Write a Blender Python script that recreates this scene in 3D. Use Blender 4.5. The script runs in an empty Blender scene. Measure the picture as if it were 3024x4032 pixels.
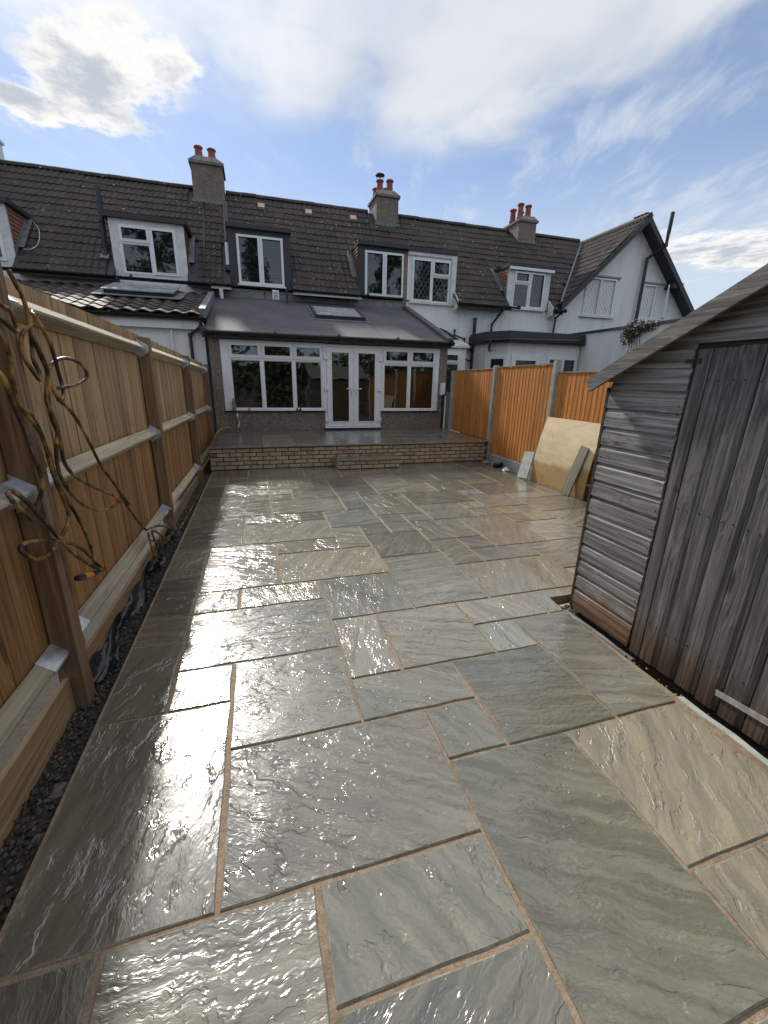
import bpy, math, random
from mathutils import Vector, Matrix, noise as mnoise
random.seed(7)
S = bpy.context.scene
COL = S.collection
R = math.radians

# ------------------------------------------------------------------ camera
CAM_H = 1.588
def make_camera():
    yaw, pitch, roll = R(16.83), R(17.70), R(1.20)
    f = Vector((math.sin(yaw)*math.cos(pitch), math.cos(yaw)*math.cos(pitch), -math.sin(pitch)))
    r = Vector((math.cos(yaw), -math.sin(yaw), 0)); u = r.cross(f)
    c, s = math.cos(roll), math.sin(roll)
    r2, u2 = c*r + s*u, -s*r + c*u
    cd = bpy.data.cameras.new('camera')
    cd.sensor_fit = 'VERTICAL'; cd.sensor_height = 36.0; cd.lens = 1627.0/4032*36
    cd.clip_start = 0.05; cd.clip_end = 2000
    co = bpy.data.objects.new('camera', cd); COL.objects.link(co)
    m = Matrix((r2, u2, -f)).transposed().to_4x4(); m.translation = (0, 0, CAM_H)
    co.matrix_world = m
    S.camera = co
make_camera()

# ------------------------------------------------------------------ light
SUN_DIR = Vector((-0.31, 1.40, 1.14)).normalized()
SUN_EL = math.asin(SUN_DIR.z); SUN_AZ = math.atan2(SUN_DIR.x, SUN_DIR.y)   # clockwise from +Y
SUN_STRENGTH, SKY_STRENGTH, EXPOSURE = 2.0, 0.058, 0.95
sl = bpy.data.lights.new('sun', 'SUN'); sl.energy = SUN_STRENGTH; sl.angle = R(3.0); sl.color = (1.0, 0.95, 0.87)
so = bpy.data.objects.new('sun', sl); COL.objects.link(so)
so.rotation_euler = SUN_DIR.to_track_quat('Z', 'Y').to_euler(); so.location = (-4, 14, 16)
S.view_settings.view_transform = 'Standard'; S.view_settings.look = 'None'
S.view_settings.gamma = 1; S.view_settings.use_curve_mapping = False
S.view_settings.exposure = EXPOSURE
S.render.engine = 'CYCLES'
S.cycles.use_denoising = True
S.cycles.max_bounces = 8; S.cycles.sample_clamp_indirect = 4.0
S.cycles.caustics_reflective = False; S.cycles.caustics_refractive = False

# ------------------------------------------------------------------ node helper
class NT:
    def __init__(s, tree):
        s.t = tree; tree.nodes.clear()
    def n(s, typ, ins=None, **props):
        nd = s.t.nodes.new(typ)
        for k, v in props.items(): setattr(nd, k, v)
        for k, v in (ins or {}).items(): s.set(nd.inputs[k], v)
        return nd
    def set(s, sock, v):
        if isinstance(v, bpy.types.NodeSocket): s.t.links.new(v, sock)
        elif v is not None:
            if hasattr(sock.default_value, '__len__') and not hasattr(v, '__len__'):
                v = [v]*len(sock.default_value)
            if hasattr(v, '__len__') and len(sock.default_value) == 4 and len(v) == 3: v = (*v, 1)
            sock.default_value = v
    def m(s, op, a, b=0.0, c=0.0, clamp=False):
        nd = s.n('ShaderNodeMath', operation=op, use_clamp=clamp)
        for i, v in enumerate((a, b, c)): s.set(nd.inputs[i], v)
        return nd.outputs[0]
    def v(s, op, a, b=(0, 0, 0), scale=None):
        nd = s.n('ShaderNodeVectorMath', operation=op); s.set(nd.inputs[0], a); s.set(nd.inputs[1], b)
        if scale is not None: s.set(nd.inputs['Scale'], scale)
        return nd.outputs['Value'] if op in ('DOT_PRODUCT', 'LENGTH', 'DISTANCE') else nd.outputs[0]
    def sep(s, a):
        nd = s.n('ShaderNodeSeparateXYZ'); s.set(nd.inputs[0], a); return nd.outputs
    def comb(s, x, y, z):
        nd = s.n('ShaderNodeCombineXYZ'); s.set(nd.inputs[0], x); s.set(nd.inputs[1], y); s.set(nd.inputs[2], z); return nd.outputs[0]
    def noise(s, vec, scale, detail=3, rough=0.5, dist=0.0, dim='3D'):
        nd = s.n('ShaderNodeTexNoise', noise_dimensions=dim)
        s.set(nd.inputs['Vector'], vec); s.set(nd.inputs['Scale'], scale); s.set(nd.inputs['Detail'], detail)
        s.set(nd.inputs['Roughness'], rough); s.set(nd.inputs['Distortion'], dist)
        return nd.outputs['Fac']
    def voro(s, vec, scale, feature='F1', out='Distance'):
        nd = s.n('ShaderNodeTexVoronoi', feature=feature); s.set(nd.inputs['Vector'], vec); s.set(nd.inputs['Scale'], scale)
        return nd.outputs[out]
    def mr(s, x, a, b, c=0.0, d=1.0, smooth=True):
        nd = s.n('ShaderNodeMapRange', interpolation_type='SMOOTHSTEP' if smooth else 'LINEAR')
        for i, v in enumerate((x, a, b, c, d)): s.set(nd.inputs[i], v)
        return nd.outputs[0]
    def mix(s, f, a, b, mode='MIX'):
        nd = s.n('ShaderNodeMix', data_type='RGBA', blend_type=mode, clamp_factor=True)
        s.set(nd.inputs[0], f); s.set(nd.inputs[6], a); s.set(nd.inputs[7], b)
        return nd.outputs[2]
    def ramp(s, f, stops, interp='LINEAR'):
        nd = s.n('ShaderNodeValToRGB'); cr = nd.color_ramp; cr.interpolation = interp
        while len(cr.elements) < len(stops): cr.elements.new(0.5)
        for e, (p, c) in zip(cr.elements, stops): e.position = p; e.color = (*c, 1)
        s.set(nd.inputs[0], f); return nd.outputs[0]
    def bump(s, h, strength=0.5, dist=0.01, normal=None):
        nd = s.n('ShaderNodeBump', {'Height': h, 'Strength': strength, 'Distance': dist})
        if normal is not None: s.set(nd.inputs['Normal'], normal)
        return nd.outputs[0]
    def coord(s, which='Object'): return s.n('ShaderNodeTexCoord').outputs[which]
    def pos(s): return s.n('ShaderNodeNewGeometry').outputs['Position']
    def rnd(s): return s.n('ShaderNodeObjectInfo').outputs['Random']
    def pbsdf(s, **k):
        names = {'base': 'Base Color', 'rough': 'Roughness', 'metal': 'Metallic', 'normal': 'Normal', 'spec': 'Specular IOR Level',
                 'coat': 'Coat Weight', 'coat_rough': 'Coat Roughness', 'coat_normal': 'Coat Normal', 'ior': 'IOR', 'coat_ior': 'Coat IOR',
                 'trans': 'Transmission Weight', 'alpha': 'Alpha'}
        return s.n('ShaderNodeBsdfPrincipled', {names[a]: v for a, v in k.items()}).outputs[0]
    def out(s, sh): s.n('ShaderNodeOutputMaterial', {'Surface': sh})

def newmat(name):
    m = bpy.data.materials.new(name); m.use_nodes = True
    return m, NT(m.node_tree)

# ------------------------------------------------------------------ sky
def make_world():
    w = bpy.data.worlds.new('World'); S.world = w; w.use_nodes = True
    w.cycles.sampling_method = 'MANUAL'; w.cycles.sample_map_resolution = 256
    t = NT(w.node_tree)
    sky = t.n('ShaderNodeTexSky', sky_type='NISHITA', sun_disc=False, sun_elevation=SUN_EL, sun_rotation=SUN_AZ,
              air_density=1.0, dust_density=0.25, ozone_density=2.0)
    base = t.mix(1.0, sky.outputs[0], (SKY_STRENGTH*0.86, SKY_STRENGTH*0.97, SKY_STRENGTH*1.12), 'MULTIPLY')
    d = t.v('NORMALIZE', t.coord('Generated'))
    x, y, z = t.sep(d)
    zc = t.m('MAXIMUM', z, 0.08)
    px, py = t.m('DIVIDE', x, zc), t.m('DIVIDE', y, zc)
    P = t.comb(px, py, 0.0)
    def gauss(cx, cy, rx, ry, ang=0.0):
        c, s = math.cos(ang), math.sin(ang)
        dx, dy = t.m('SUBTRACT', px, cx), t.m('SUBTRACT', py, cy)
        a = t.m('DIVIDE', t.m('ADD', t.m('MULTIPLY', dx, c), t.m('MULTIPLY', dy, s)), rx)
        b = t.m('DIVIDE', t.m('SUBTRACT', t.m('MULTIPLY', dy, c), t.m('MULTIPLY', dx, s)), ry)
        q = t.m('ADD', t.m('MULTIPLY', a, a), t.m('MULTIPLY', b, b))
        return t.m('POWER', 2.718, t.m('MULTIPLY', q, -1.0))
    # horizon haze: paler sky low down
    plen = t.v('LENGTH', P)
    col = t.mix(t.mr(plen, 1.5, 5.0, 0.12, 0.80), base, (0.37, 0.41, 0.46))
    # one warp field shared by the layers
    wp = t.n('ShaderNodeTexNoise', {'Vector': P, 'Scale': 1.7, 'Detail': 2.0}).outputs['Color']
    Pw = t.v('ADD', P, t.v('SCALE', t.v('SUBTRACT', wp, (0.5, 0.5, 0.5)), scale=0.26))
    wpx = t.sep(wp)[0]
    # soft high veil
    vn = t.noise(t.v('MULTIPLY', Pw, (1.0, 0.75, 1)), 1.9, 4, 0.55)
    veil = t.m('ADD', t.m('MULTIPLY', gauss(0.32, 1.25, 0.90, 0.74), 1.25), t.m('MULTIPLY', gauss(-0.75, 1.0, 0.7, 0.9), 0.50))
    veil = t.m('ADD', veil, t.m('MULTIPLY', gauss(0.45, 0.45, 1.1, 0.85), 0.85))
    veil = t.m('ADD', veil, t.m('MULTIPLY', gauss(0.85, 1.70, 0.55, 0.42), 0.40))
    veil = t.m('ADD', veil, t.m('MULTIPLY', gauss(0.0, -1.3, 3.0, 1.9), 0.95))  # unseen cloud behind the camera, enlarged to fill the shaded fronts
    veil = t.m('MULTIPLY', veil, t.mr(vn, 0.22, 0.68, 0.25, 1.25), clamp=False)
    vcol = t.ramp(t.m('ADD', t.m('MULTIPLY', vn, 0.5), t.m('MULTIPLY', wpx, 0.5)), [(0.34, (0.27, 0.30, 0.355)), (0.54, (0.40, 0.415, 0.44)), (0.7, (0.46, 0.465, 0.475))])
    # thin cloud scatters forward round sun; unseen cloud opposite brightened to fill house fronts
    sd = t.v('DOT_PRODUCT', d, tuple(SUN_DIR))
    glow = t.m('ADD', 1.0, t.m('ADD', t.m('MULTIPLY', t.m('POWER', t.m('MAXIMUM', sd, 0.0), 22.0), 0.35), t.mr(sd, 0.1, -0.7, 0.0, 0.55)))
    vcol = t.v('SCALE', vcol, scale=glow)
    col = t.mix(t.mr(veil, 0.10, 0.95, 0.0, 0.95), col, vcol)
    # streaky cirrus, gathered into wisps on the right
    ca = 1.15
    c_, s_ = math.cos(ca), math.sin(ca)
    qx, qy, _z = t.sep(Pw)
    rx = t.m('ADD', t.m('MULTIPLY', qx, c_), t.m('MULTIPLY', qy, s_)); ry = t.m('SUBTRACT', t.m('MULTIPLY', qy, c_), t.m('MULTIPLY', qx, s_))
    sn = t.noise(t.comb(t.m('MULTIPLY', rx, 1.1), t.m('MULTIPLY', ry, 3.6), 3.0), 1.6, 6, 0.62)
    wm = t.m('MAXIMUM', gauss(1.48, 1.84, 0.24, 0.52, 0.26), t.m('MULTIPLY', gauss(2.75, 2.3, 0.85, 0.9), 0.75))
    wm = t.m('MAXIMUM', wm, 0.28)
    col = t.mix(t.m('MULTIPLY', t.mr(t.m('ADD', sn, t.m('MULTIPLY', wm, 0.36)), 0.60, 0.98), 0.66), col, (0.40, 0.425, 0.46))
    # puffy cumulus, upper left and low right
    cn = t.noise(t.v('MULTIPLY', P, (1.25, 1, 1)), 3.2, 8, 0.66)
    cm = t.m('MAXIMUM', gauss(-0.46, 2.10, 0.22, 0.42, 0.45), t.m('MULTIPLY', gauss(-0.78, 2.36, 0.20, 0.16, 0.0), 0.9))
    cm = t.m('MAXIMUM', cm, t.m('MULTIPLY', gauss(-0.22, 1.93, 0.12, 0.18, 0.5), 0.85))
    cm = t.m('MAXIMUM', cm, t.m('MULTIPLY', gauss(3.7, 2.75, 0.9, 0.42, 0.1), 0.9))
    dens = t.m('ADD', t.m('MULTIPLY', cm, 0.85), t.m('MULTIPLY', t.m('SUBTRACT', cn, 0.5), 2.1))
    cal = t.mr(dens, 0.18, 0.50)
    core = t.mr(t.m('ADD', dens, t.m('MULTIPLY', t.m('SUBTRACT', wpx, 0.5), 1.5)), 0.40, 0.92)
    ccol = t.mix(core, (0.52, 0.515, 0.50), (0.29, 0.315, 0.355))
    col = t.mix(t.m('MULTIPLY', cal, t.mr(cm, 0.05, 0.5)), col, ccol)
    bg = t.n('ShaderNodeBackground', {'Color': col, 'Strength': 1.0})
    t.n('ShaderNodeOutputWorld', {'Surface': bg.outputs[0]})
make_world()

# ------------------------------------------------------------------ mesh helpers
ABS = {}
def mesh(name, V, F, smooth=False):
    me = bpy.data.meshes.new(name); me.from_pydata([tuple(v) for v in V], [], F); me.update()
    if smooth: me.polygons.foreach_set('use_smooth', [True]*len(F))
    return me
def add(name, me, mat=None, parent=None, loc=(0, 0, 0), rot=None, **tags):
    if mat is not None and not me.materials: me.materials.append(mat)
    o = bpy.data.objects.new(name, me); COL.objects.link(o)
    base = Vector((0, 0, 0))
    if parent is not None: o.parent = parent; base = ABS[parent.name]
    o.location = Vector(loc) - base
    if rot is not None: o.rotation_euler = rot
    ABS[o.name] = Vector(loc)
    for k, v in tags.items(): o[k] = v
    return o
def thing(name, loc, label, category, group=None):
    o = bpy.data.objects.new(name, None); COL.objects.link(o); o.location = loc; o.empty_display_size = 0.1
    o['label'] = label; o['category'] = category
    if group: o['group'] = group
    ABS[o.name] = Vector(loc)
    return o
class MB:
    def __init__(s): s.V = []; s.F = []
    def quad(s, *p):
        b = len(s.V); s.V += [Vector(q) for q in p]; s.F.append(tuple(range(b, b+len(p)))); return s
    def box(s, x0, x1, y0, y1, z0, z1, M=None):
        b = len(s.V)
        P = [Vector((x, y, z)) for z in (z0, z1) for y in (y0, y1) for x in (x0, x1)]
        if M is not None: P = [M @ p for p in P]
        s.V += P
        s.F += [tuple(b+i for i in f) for f in ((0, 2, 3, 1), (4, 5, 7, 6), (0, 1, 5, 4), (2, 6, 7, 3), (0, 4, 6, 2), (1, 3, 7, 5))]
        return s
    def prism(s, poly, fn, a0, a1):
        # poly: list of 2d points, fn(p, a) -> 3d
        b = len(s.V); n = len(poly)
        s.V += [Vector(fn(p, a0)) for p in poly] + [Vector(fn(p, a1)) for p in poly]
        s.F += [tuple(range(b+n-1, b-1, -1)), tuple(range(b+n, b+2*n))]
        s.F += [(b+i, b+(i+1) % n, b+n+(i+1) % n, b+n+i) for i in range(n)]
        return s
    def tube(s, pts, r, seg=8, cap=True):
        pts = [Vector(p) for p in pts]; b = len(s.V); n = len(pts)
        up = Vector((0, 0, 1)); prev = None
        for i, p in enumerate(pts):
            d = (pts[min(i+1, n-1)] - pts[max(i-1, 0)]).normalized()
            if prev is None:
                a = d.cross(up)
                if a.length < 1e-3: a = d.cross(Vector((1, 0, 0)))
            else: a = prev - d*prev.dot(d)
            a.normalize(); prev = a; c = d.cross(a)
            rr = r[i] if isinstance(r, (list, tuple)) else r
            for k in range(seg):
                th = 2*math.pi*k/seg; s.V.append(p + a*(rr*math.cos(th)) + c*(rr*math.sin(th)))
        for i in range(n-1):
            for k in range(seg):
                k2 = (k+1) % seg
                s.F.append((b+i*seg+k, b+i*seg+k2, b+(i+1)*seg+k2, b+(i+1)*seg+k))
        if cap: s.F += [tuple(b+k for k in range(seg-1, -1, -1)), tuple(b+(n-1)*seg+k for k in range(seg))]
        return s
    def lathe(s, prof, cx, cy, seg=14):
        b = len(s.V); n = len(prof)
        for r, z in prof:
            for k in range(seg):
                th = 2*math.pi*k/seg; s.V.append(Vector((cx+r*math.cos(th), cy+r*math.sin(th), z)))
        for i in range(n-1):
            for k in range(seg):
                k2 = (k+1) % seg; s.F.append((b+i*seg+k, b+i*seg+k2, b+(i+1)*seg+k2, b+(i+1)*seg+k))
        s.F += [tuple(b+k for k in range(seg-1, -1, -1)), tuple(b+(n-1)*seg+k for k in range(seg))]
        return s
    def build(s, name, mat, parent=None, smooth=False, loc=(0, 0, 0), rot=None, **tags):
        o = Vector(loc)
        return add(name, mesh(name, s.V, s.F, smooth), mat, parent, loc, rot, **tags) if o.length == 0 else \
               add(name, mesh(name, [v - o for v in s.V], s.F, smooth), mat, parent, loc, rot, **tags)
def spline(pts, n=6):
    pts = [Vector(p) for p in pts]; out = []
    for i in range(len(pts)-1):
        p0, p1, p2, p3 = pts[max(i-1, 0)], pts[i], pts[i+1], pts[min(i+2, len(pts)-1)]
        for k in range(n):
            t = k/n
            out.append(0.5*((2*p1) + (p2-p0)*t + (2*p0-5*p1+4*p2-p3)*t*t + (3*p1-p0-3*p2+p3)*t**3))
    out.append(pts[-1]); return out

# ------------------------------------------------------------------ materials
def mat_simple(name, col, rough=0.6, metal=0.0, var=0.12, scale=9.0, bump=0.0, bscale=60, spec=0.5):
    m, t = newmat(name); p = t.coord('Object')
    n = t.noise(p, scale, 4, 0.6)
    c = t.mix(t.mr(n, 0.3, 0.7), tuple(x*(1-var) for x in col), tuple(min(1, x*(1+var)) for x in col))
    k = dict(base=c, rough=t.mr(n, 0.2, 0.8, max(0.02, rough-0.08), min(1, rough+0.08)), metal=metal, spec=spec)
    if bump: k['normal'] = t.bump(t.noise(p, bscale, 3, 0.6), bump, 0.004)
    t.out(t.pbsdf(**k)); return m

def mat_slab():
    m, t = newmat('riven_sandstone_wet')
    o = t.coord('Object'); rn = t.rnd(); W = t.pos()
    wx, wy, wz = t.sep(W)
    r2 = t.m('FRACT', t.m('MULTIPLY', rn, 57.0)); r3 = t.m('FRACT', t.m('MULTIPLY', rn, 131.0)); r4 = t.m('FRACT', t.m('MULTIPLY', rn, 13.7))
    ang = t.m('ADD', t.m('MULTIPLY', t.m('SINE', t.m('MULTIPLY', rn, 40.0)), 0.6), t.m('MULTIPLY', t.m('GREATER_THAN', r2, 0.62), 1.57))
    vr = t.n('ShaderNodeVectorRotate', {'Vector': o, 'Angle': ang}, rotation_type='Z_AXIS').outputs[0]
    q = t.v('ADD', vr, t.comb(t.m('MULTIPLY', rn, 83.0), t.m('MULTIPLY', rn, 41.0), t.m('MULTIPLY', rn, 19.0)))
    wn = t.n('ShaderNodeTexNoise', {'Vector': q, 'Scale': 7.0, 'Detail': 3.0, 'Roughness': 0.65}).outputs['Color']
    qw = t.v('ADD', q, t.v('SCALE', t.v('SUBTRACT', wn, (0.5, 0.5, 0.5)), scale=0.085))
    # riven layers: a few sharp scarps with ragged edges
    n1 = t.noise(t.v('MULTIPLY', qw, (1.7, 4.6, 1.0)), 1.35, 5, 0.60)
    und = t.noise(q, 3.2, 1, 0.5)
    ew = t.mr(t.noise(q, 2.1, 2, 0.5), 0.36, 0.62, 0.025, 0.30)
    cnt = t.mr(r3, 0, 1, 5.0, 12.0, False)
    tt = t.m('MULTIPLY', n1, cnt); fr = t.m('FRACT', tt)
    steps = t.m('DIVIDE', t.m('ADD', t.m('SUBTRACT', tt, fr), t.mr(fr, t.m('SUBTRACT', 0.5, ew), t.m('ADD', 0.5, ew))), cnt)
    rr_ = t.noise(t.v('MULTIPLY', qw, (3.2, 21.0, 1.0)), 1.0, 4, 0.58)
    rip = t.m('SUBTRACT', 1.0, t.m('MULTIPLY', t.m('ABSOLUTE', t.m('SUBTRACT', rr_, 0.5)), 4.0), clamp=True)
    rip = t.m('MULTIPLY', rip, rip)
    patch = t.mr(und, 0.34, 0.62, 0.10, 1.0)
    fine = t.noise(q, 110.0, 2, 0.6)
    h = t.m('ADD', t.m('MULTIPLY', steps, 1.0), t.m('MULTIPLY', t.m('MULTIPLY', rip, patch), t.mr(r4, 0, 1, 0.03, 0.16, False)))
    h = t.m('ADD', h, t.m('ADD', t.m('MULTIPLY', n1, 0.40), t.m('MULTIPLY', und, 0.35)))
    h = t.m('ADD', h, t.m('MULTIPLY', fine, 0.009))
    # wetness: the film of water lies where hosing left it; the strip by the shed has begun to dry
    dry = t.m('ADD', t.mr(wx, 0.3, 2.0), t.mr(wy, 0.5, 2.4, 0.42, -0.80))
    dry = t.m('ADD', dry, t.m('MULTIPLY', t.m('SUBTRACT', t.noise(W, 3.0, 4, 0.65), 0.5), 0.9))
    dry = t.m('ADD', dry, t.m('MULTIPLY', t.m('SUBTRACT', r3, 0.5), 0.55))
    wet = t.m('SUBTRACT', 1.0, t.mr(dry, 0.25, 0.95))
    pud = t.m('MULTIPLY', t.mr(t.m('ADD', und, t.m('MULTIPLY', t.m('SUBTRACT', n1, 0.5), -0.5)), 0.54, 0.60), wet)
    # colour
    c0 = t.ramp(r4, [(0.0, (0.200, 0.194, 0.158)), (0.18, (0.250, 0.228, 0.180)), (0.36, (0.178, 0.182, 0.156)), (0.54, (0.182, 0.188, 0.186)),
                     (0.72, (0.226, 0.212, 0.178)), (0.86, (0.150, 0.154, 0.132)), (1.0, (0.262, 0.228, 0.172))])
    tn = t.mr(t.m('FRACT', t.m('MULTIPLY', rn, 211.0)), 0, 1, 0.72, 1.28, False)
    c0 = t.mix(1.0, c0, t.comb(t.m('MULTIPLY', tn, 1.18), t.m('MULTIPLY', tn, 1.165), t.m('MULTIPLY', tn, 1.12)), 'MULTIPLY')
    streak = t.noise(t.v('MULTIPLY', qw, (2.0, 21.0, 1.0)), 1.0, 4, 0.6)
    lo = t.mr(r2, 0, 1, 0.58, 0.82, False)
    c1 = t.mix(t.mr(streak, 0.32, 0.68), t.mix(1.0, c0, t.comb(lo, lo, lo), 'MULTIPLY'), t.mix(1.0, c0, (1.22, 1.20, 1.16), 'MULTIPLY'))
    c1 = t.mix(t.m('MULTIPLY', t.mr(t.m('ADD', und, t.m('MULTIPLY', t.m('SUBTRACT', n1, 0.5), 0.8)), 0.50, 0.72), 0.22), c1, (0.22, 0.18, 0.13))
    c1 = t.mix(t.mr(fine, 0.3, 0.7, 0.0, 0.35), c1, t.mix(1.0, c1, (1.45, 1.45, 1.45), 'MULTIPLY'))
    # fence shade painted into the wet left slabs' colour; far rows darkened too
    shade_soak = t.mr(t.m('ADD', wx, t.m('MULTIPLY', t.m('SUBTRACT', t.noise(W, 1.6, 3, 0.6), 0.5), 1.2)), 0.7, -0.6)
    shade_soak = t.m('MAXIMUM', shade_soak, t.mr(wy, 3.0, 6.5, 0.0, 0.45))
    wc = t.mix(shade_soak, t.mix(1.0, c1, (0.76, 0.755, 0.73), 'MULTIPLY'), t.mix(1.0, c1, (0.43, 0.44, 0.43), 'MULTIPLY'))
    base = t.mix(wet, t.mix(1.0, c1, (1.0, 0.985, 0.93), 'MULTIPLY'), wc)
    nrm = t.bump(h, 1.0, 0.0155)
    ng = t.n('ShaderNodeNewGeometry').outputs['Normal']
    f = t.m('SUBTRACT', 0.82, t.m('MULTIPLY', pud, 0.68))
    cn = t.v('NORMALIZE', t.v('ADD', t.v('SCALE', nrm, scale=f), t.v('SCALE', ng, scale=t.m('SUBTRACT', 1.0, f))))
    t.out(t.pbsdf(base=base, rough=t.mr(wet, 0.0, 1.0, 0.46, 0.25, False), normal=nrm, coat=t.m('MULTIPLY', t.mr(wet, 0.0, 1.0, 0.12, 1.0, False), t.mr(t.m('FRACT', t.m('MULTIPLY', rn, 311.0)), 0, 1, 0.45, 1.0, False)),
                  coat_rough=t.m('ADD', t.mr(wet, 0.0, 1.0, 0.22, 0.0, False), t.mr(r2, 0, 1, 0.085, 0.18, False)), coat_normal=cn, coat_ior=2.0, spec=0.6))
    return m

def mat_mortar(name, a, b):
    m, t = newmat(name); p = t.pos()
    n = t.noise(p, 60, 5, 0.7); n2 = t.noise(p, 4, 3)
    c = t.mix(t.mr(n, 0.3, 0.7), a, b); c = t.mix(t.m('MULTIPLY', t.mr(n2, 0.45, 0.7), 0.45), c, tuple(x*0.55 for x in a))
    t.out(t.pbsdf(base=c, rough=0.85, normal=t.bump(t.noise(p, 220, 3, 0.7), 0.8, 0.004))); return m

def mat_brick():
    m, t = newmat('reclaimed_stock_brick'); o = t.coord('Object'); rn = t.rnd()
    q = t.v('ADD', o, t.comb(t.m('MULTIPLY', rn, 50), t.m('MULTIPLY', rn, 20), 0))
    c0 = t.ramp(t.m('FRACT', t.m('MULTIPLY', rn, 7.3)), [(0.0, (0.28, 0.19, 0.12)), (0.25, (0.42, 0.315, 0.21)), (0.5, (0.48, 0.36, 0.235)), (0.75, (0.36, 0.265, 0.185)), (0.93, (0.40, 0.29, 0.19)), (1.0, (0.16, 0.095, 0.06))])
    n = t.noise(q, 14, 5, 0.65, 0.4)
    c = t.mix(t.mr(n, 0.46, 0.74), c0, (0.56, 0.51, 0.43))
    c = t.mix(t.m('MULTIPLY', t.mr(t.noise(q, 9, 4, 0.6), 0.58, 0.78), 0.6), c, (0.11, 0.075, 0.055))
    t.out(t.pbsdf(base=c, rough=0.8, normal=t.bump(t.noise(q, 70, 4, 0.7), 0.7, 0.006))); return m

def mat_pebble():
    m, t = newmat('pebbledash'); p = t.pos()
    nd = t.n('ShaderNodeTexVoronoi', {'Vector': p, 'Scale': 62.0}); d = nd.outputs['Distance']; cid = nd.outputs['Color']
    k = t.sep(cid)[0]
    c = t.ramp(k, [(0.0, (0.10, 0.075, 0.055)), (0.3, (0.23, 0.18, 0.145)), (0.6, (0.33, 0.275, 0.23)), (0.85, (0.42, 0.37, 0.32)), (1.0, (0.55, 0.50, 0.44))])
    c = t.mix(t.mr(d, 0.35, 0.62), c, (0.17, 0.14, 0.115))
    c = t.mix(t.m('MULTIPLY', t.mr(t.noise(p, 1.8, 4, 0.6), 0.45, 0.75), 0.45), c, (0.12, 0.09, 0.07))
    t.out(t.pbsdf(base=c, rough=0.85, normal=t.bump(t.m('SUBTRACT', 1.0, d), 1.0, 0.012))); return m

def mat_render():
    m, t = newmat('white_roughcast'); p = t.pos()
    n = t.noise(p, 30, 4, 0.65, 0.6); n2 = t.noise(t.v('MULTIPLY', p, (2.2, 2.2, 0.35)), 1.6, 5, 0.68)
    c = t.mix(t.m('MULTIPLY', t.mr(n2, 0.42, 0.75), 0.50), (0.82, 0.82, 0.81), (0.56, 0.56, 0.53))
    c = t.mix(t.m('MULTIPLY', t.mr(n, 0.55, 0.75), 0.12), c, (0.45, 0.46, 0.47))
    t.out(t.pbsdf(base=c, rough=0.75, normal=t.bump(t.noise(p, 17, 4, 0.6, 0.5), 0.8, 0.03))); return m

def mat_tile(name, a, b, lich=0.5, rough=0.72):
    m, t = newmat(name); o = t.coord('Object'); rn = t.rnd(); p = t.pos()
    c = t.mix(rn, a, b)
    n = t.noise(t.v('ADD', o, t.comb(t.m('MULTIPLY', rn, 60), 0, 0)), 9, 5, 0.65)
    c = t.mix(t.mr(n, 0.35, 0.72), t.mix(1.0, c, (0.72, 0.72, 0.72), 'MULTIPLY'), t.mix(1.0, c, (1.35, 1.33, 1.3), 'MULTIPLY'))
    l = t.mr(t.voro(p, 4.6), 0.15, 0.09); l = t.m('MULTIPLY', l, t.mr(t.noise(p, 0.9, 2), 0.42, 0.6))
    c = t.mix(t.m('MULTIPLY', l, lich), c, (0.42, 0.41, 0.38))
    g = t.mr(t.noise(p, 0.55, 4, 0.6), 0.5, 0.75)
    c = t.mix(t.m('MULTIPLY', g, 0.35), c, (0.055, 0.055, 0.040))
    t.out(t.pbsdf(base=c, rough=rough, normal=t.bump(t.noise(o, 120, 3, 0.6), 0.4, 0.003))); return m

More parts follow.
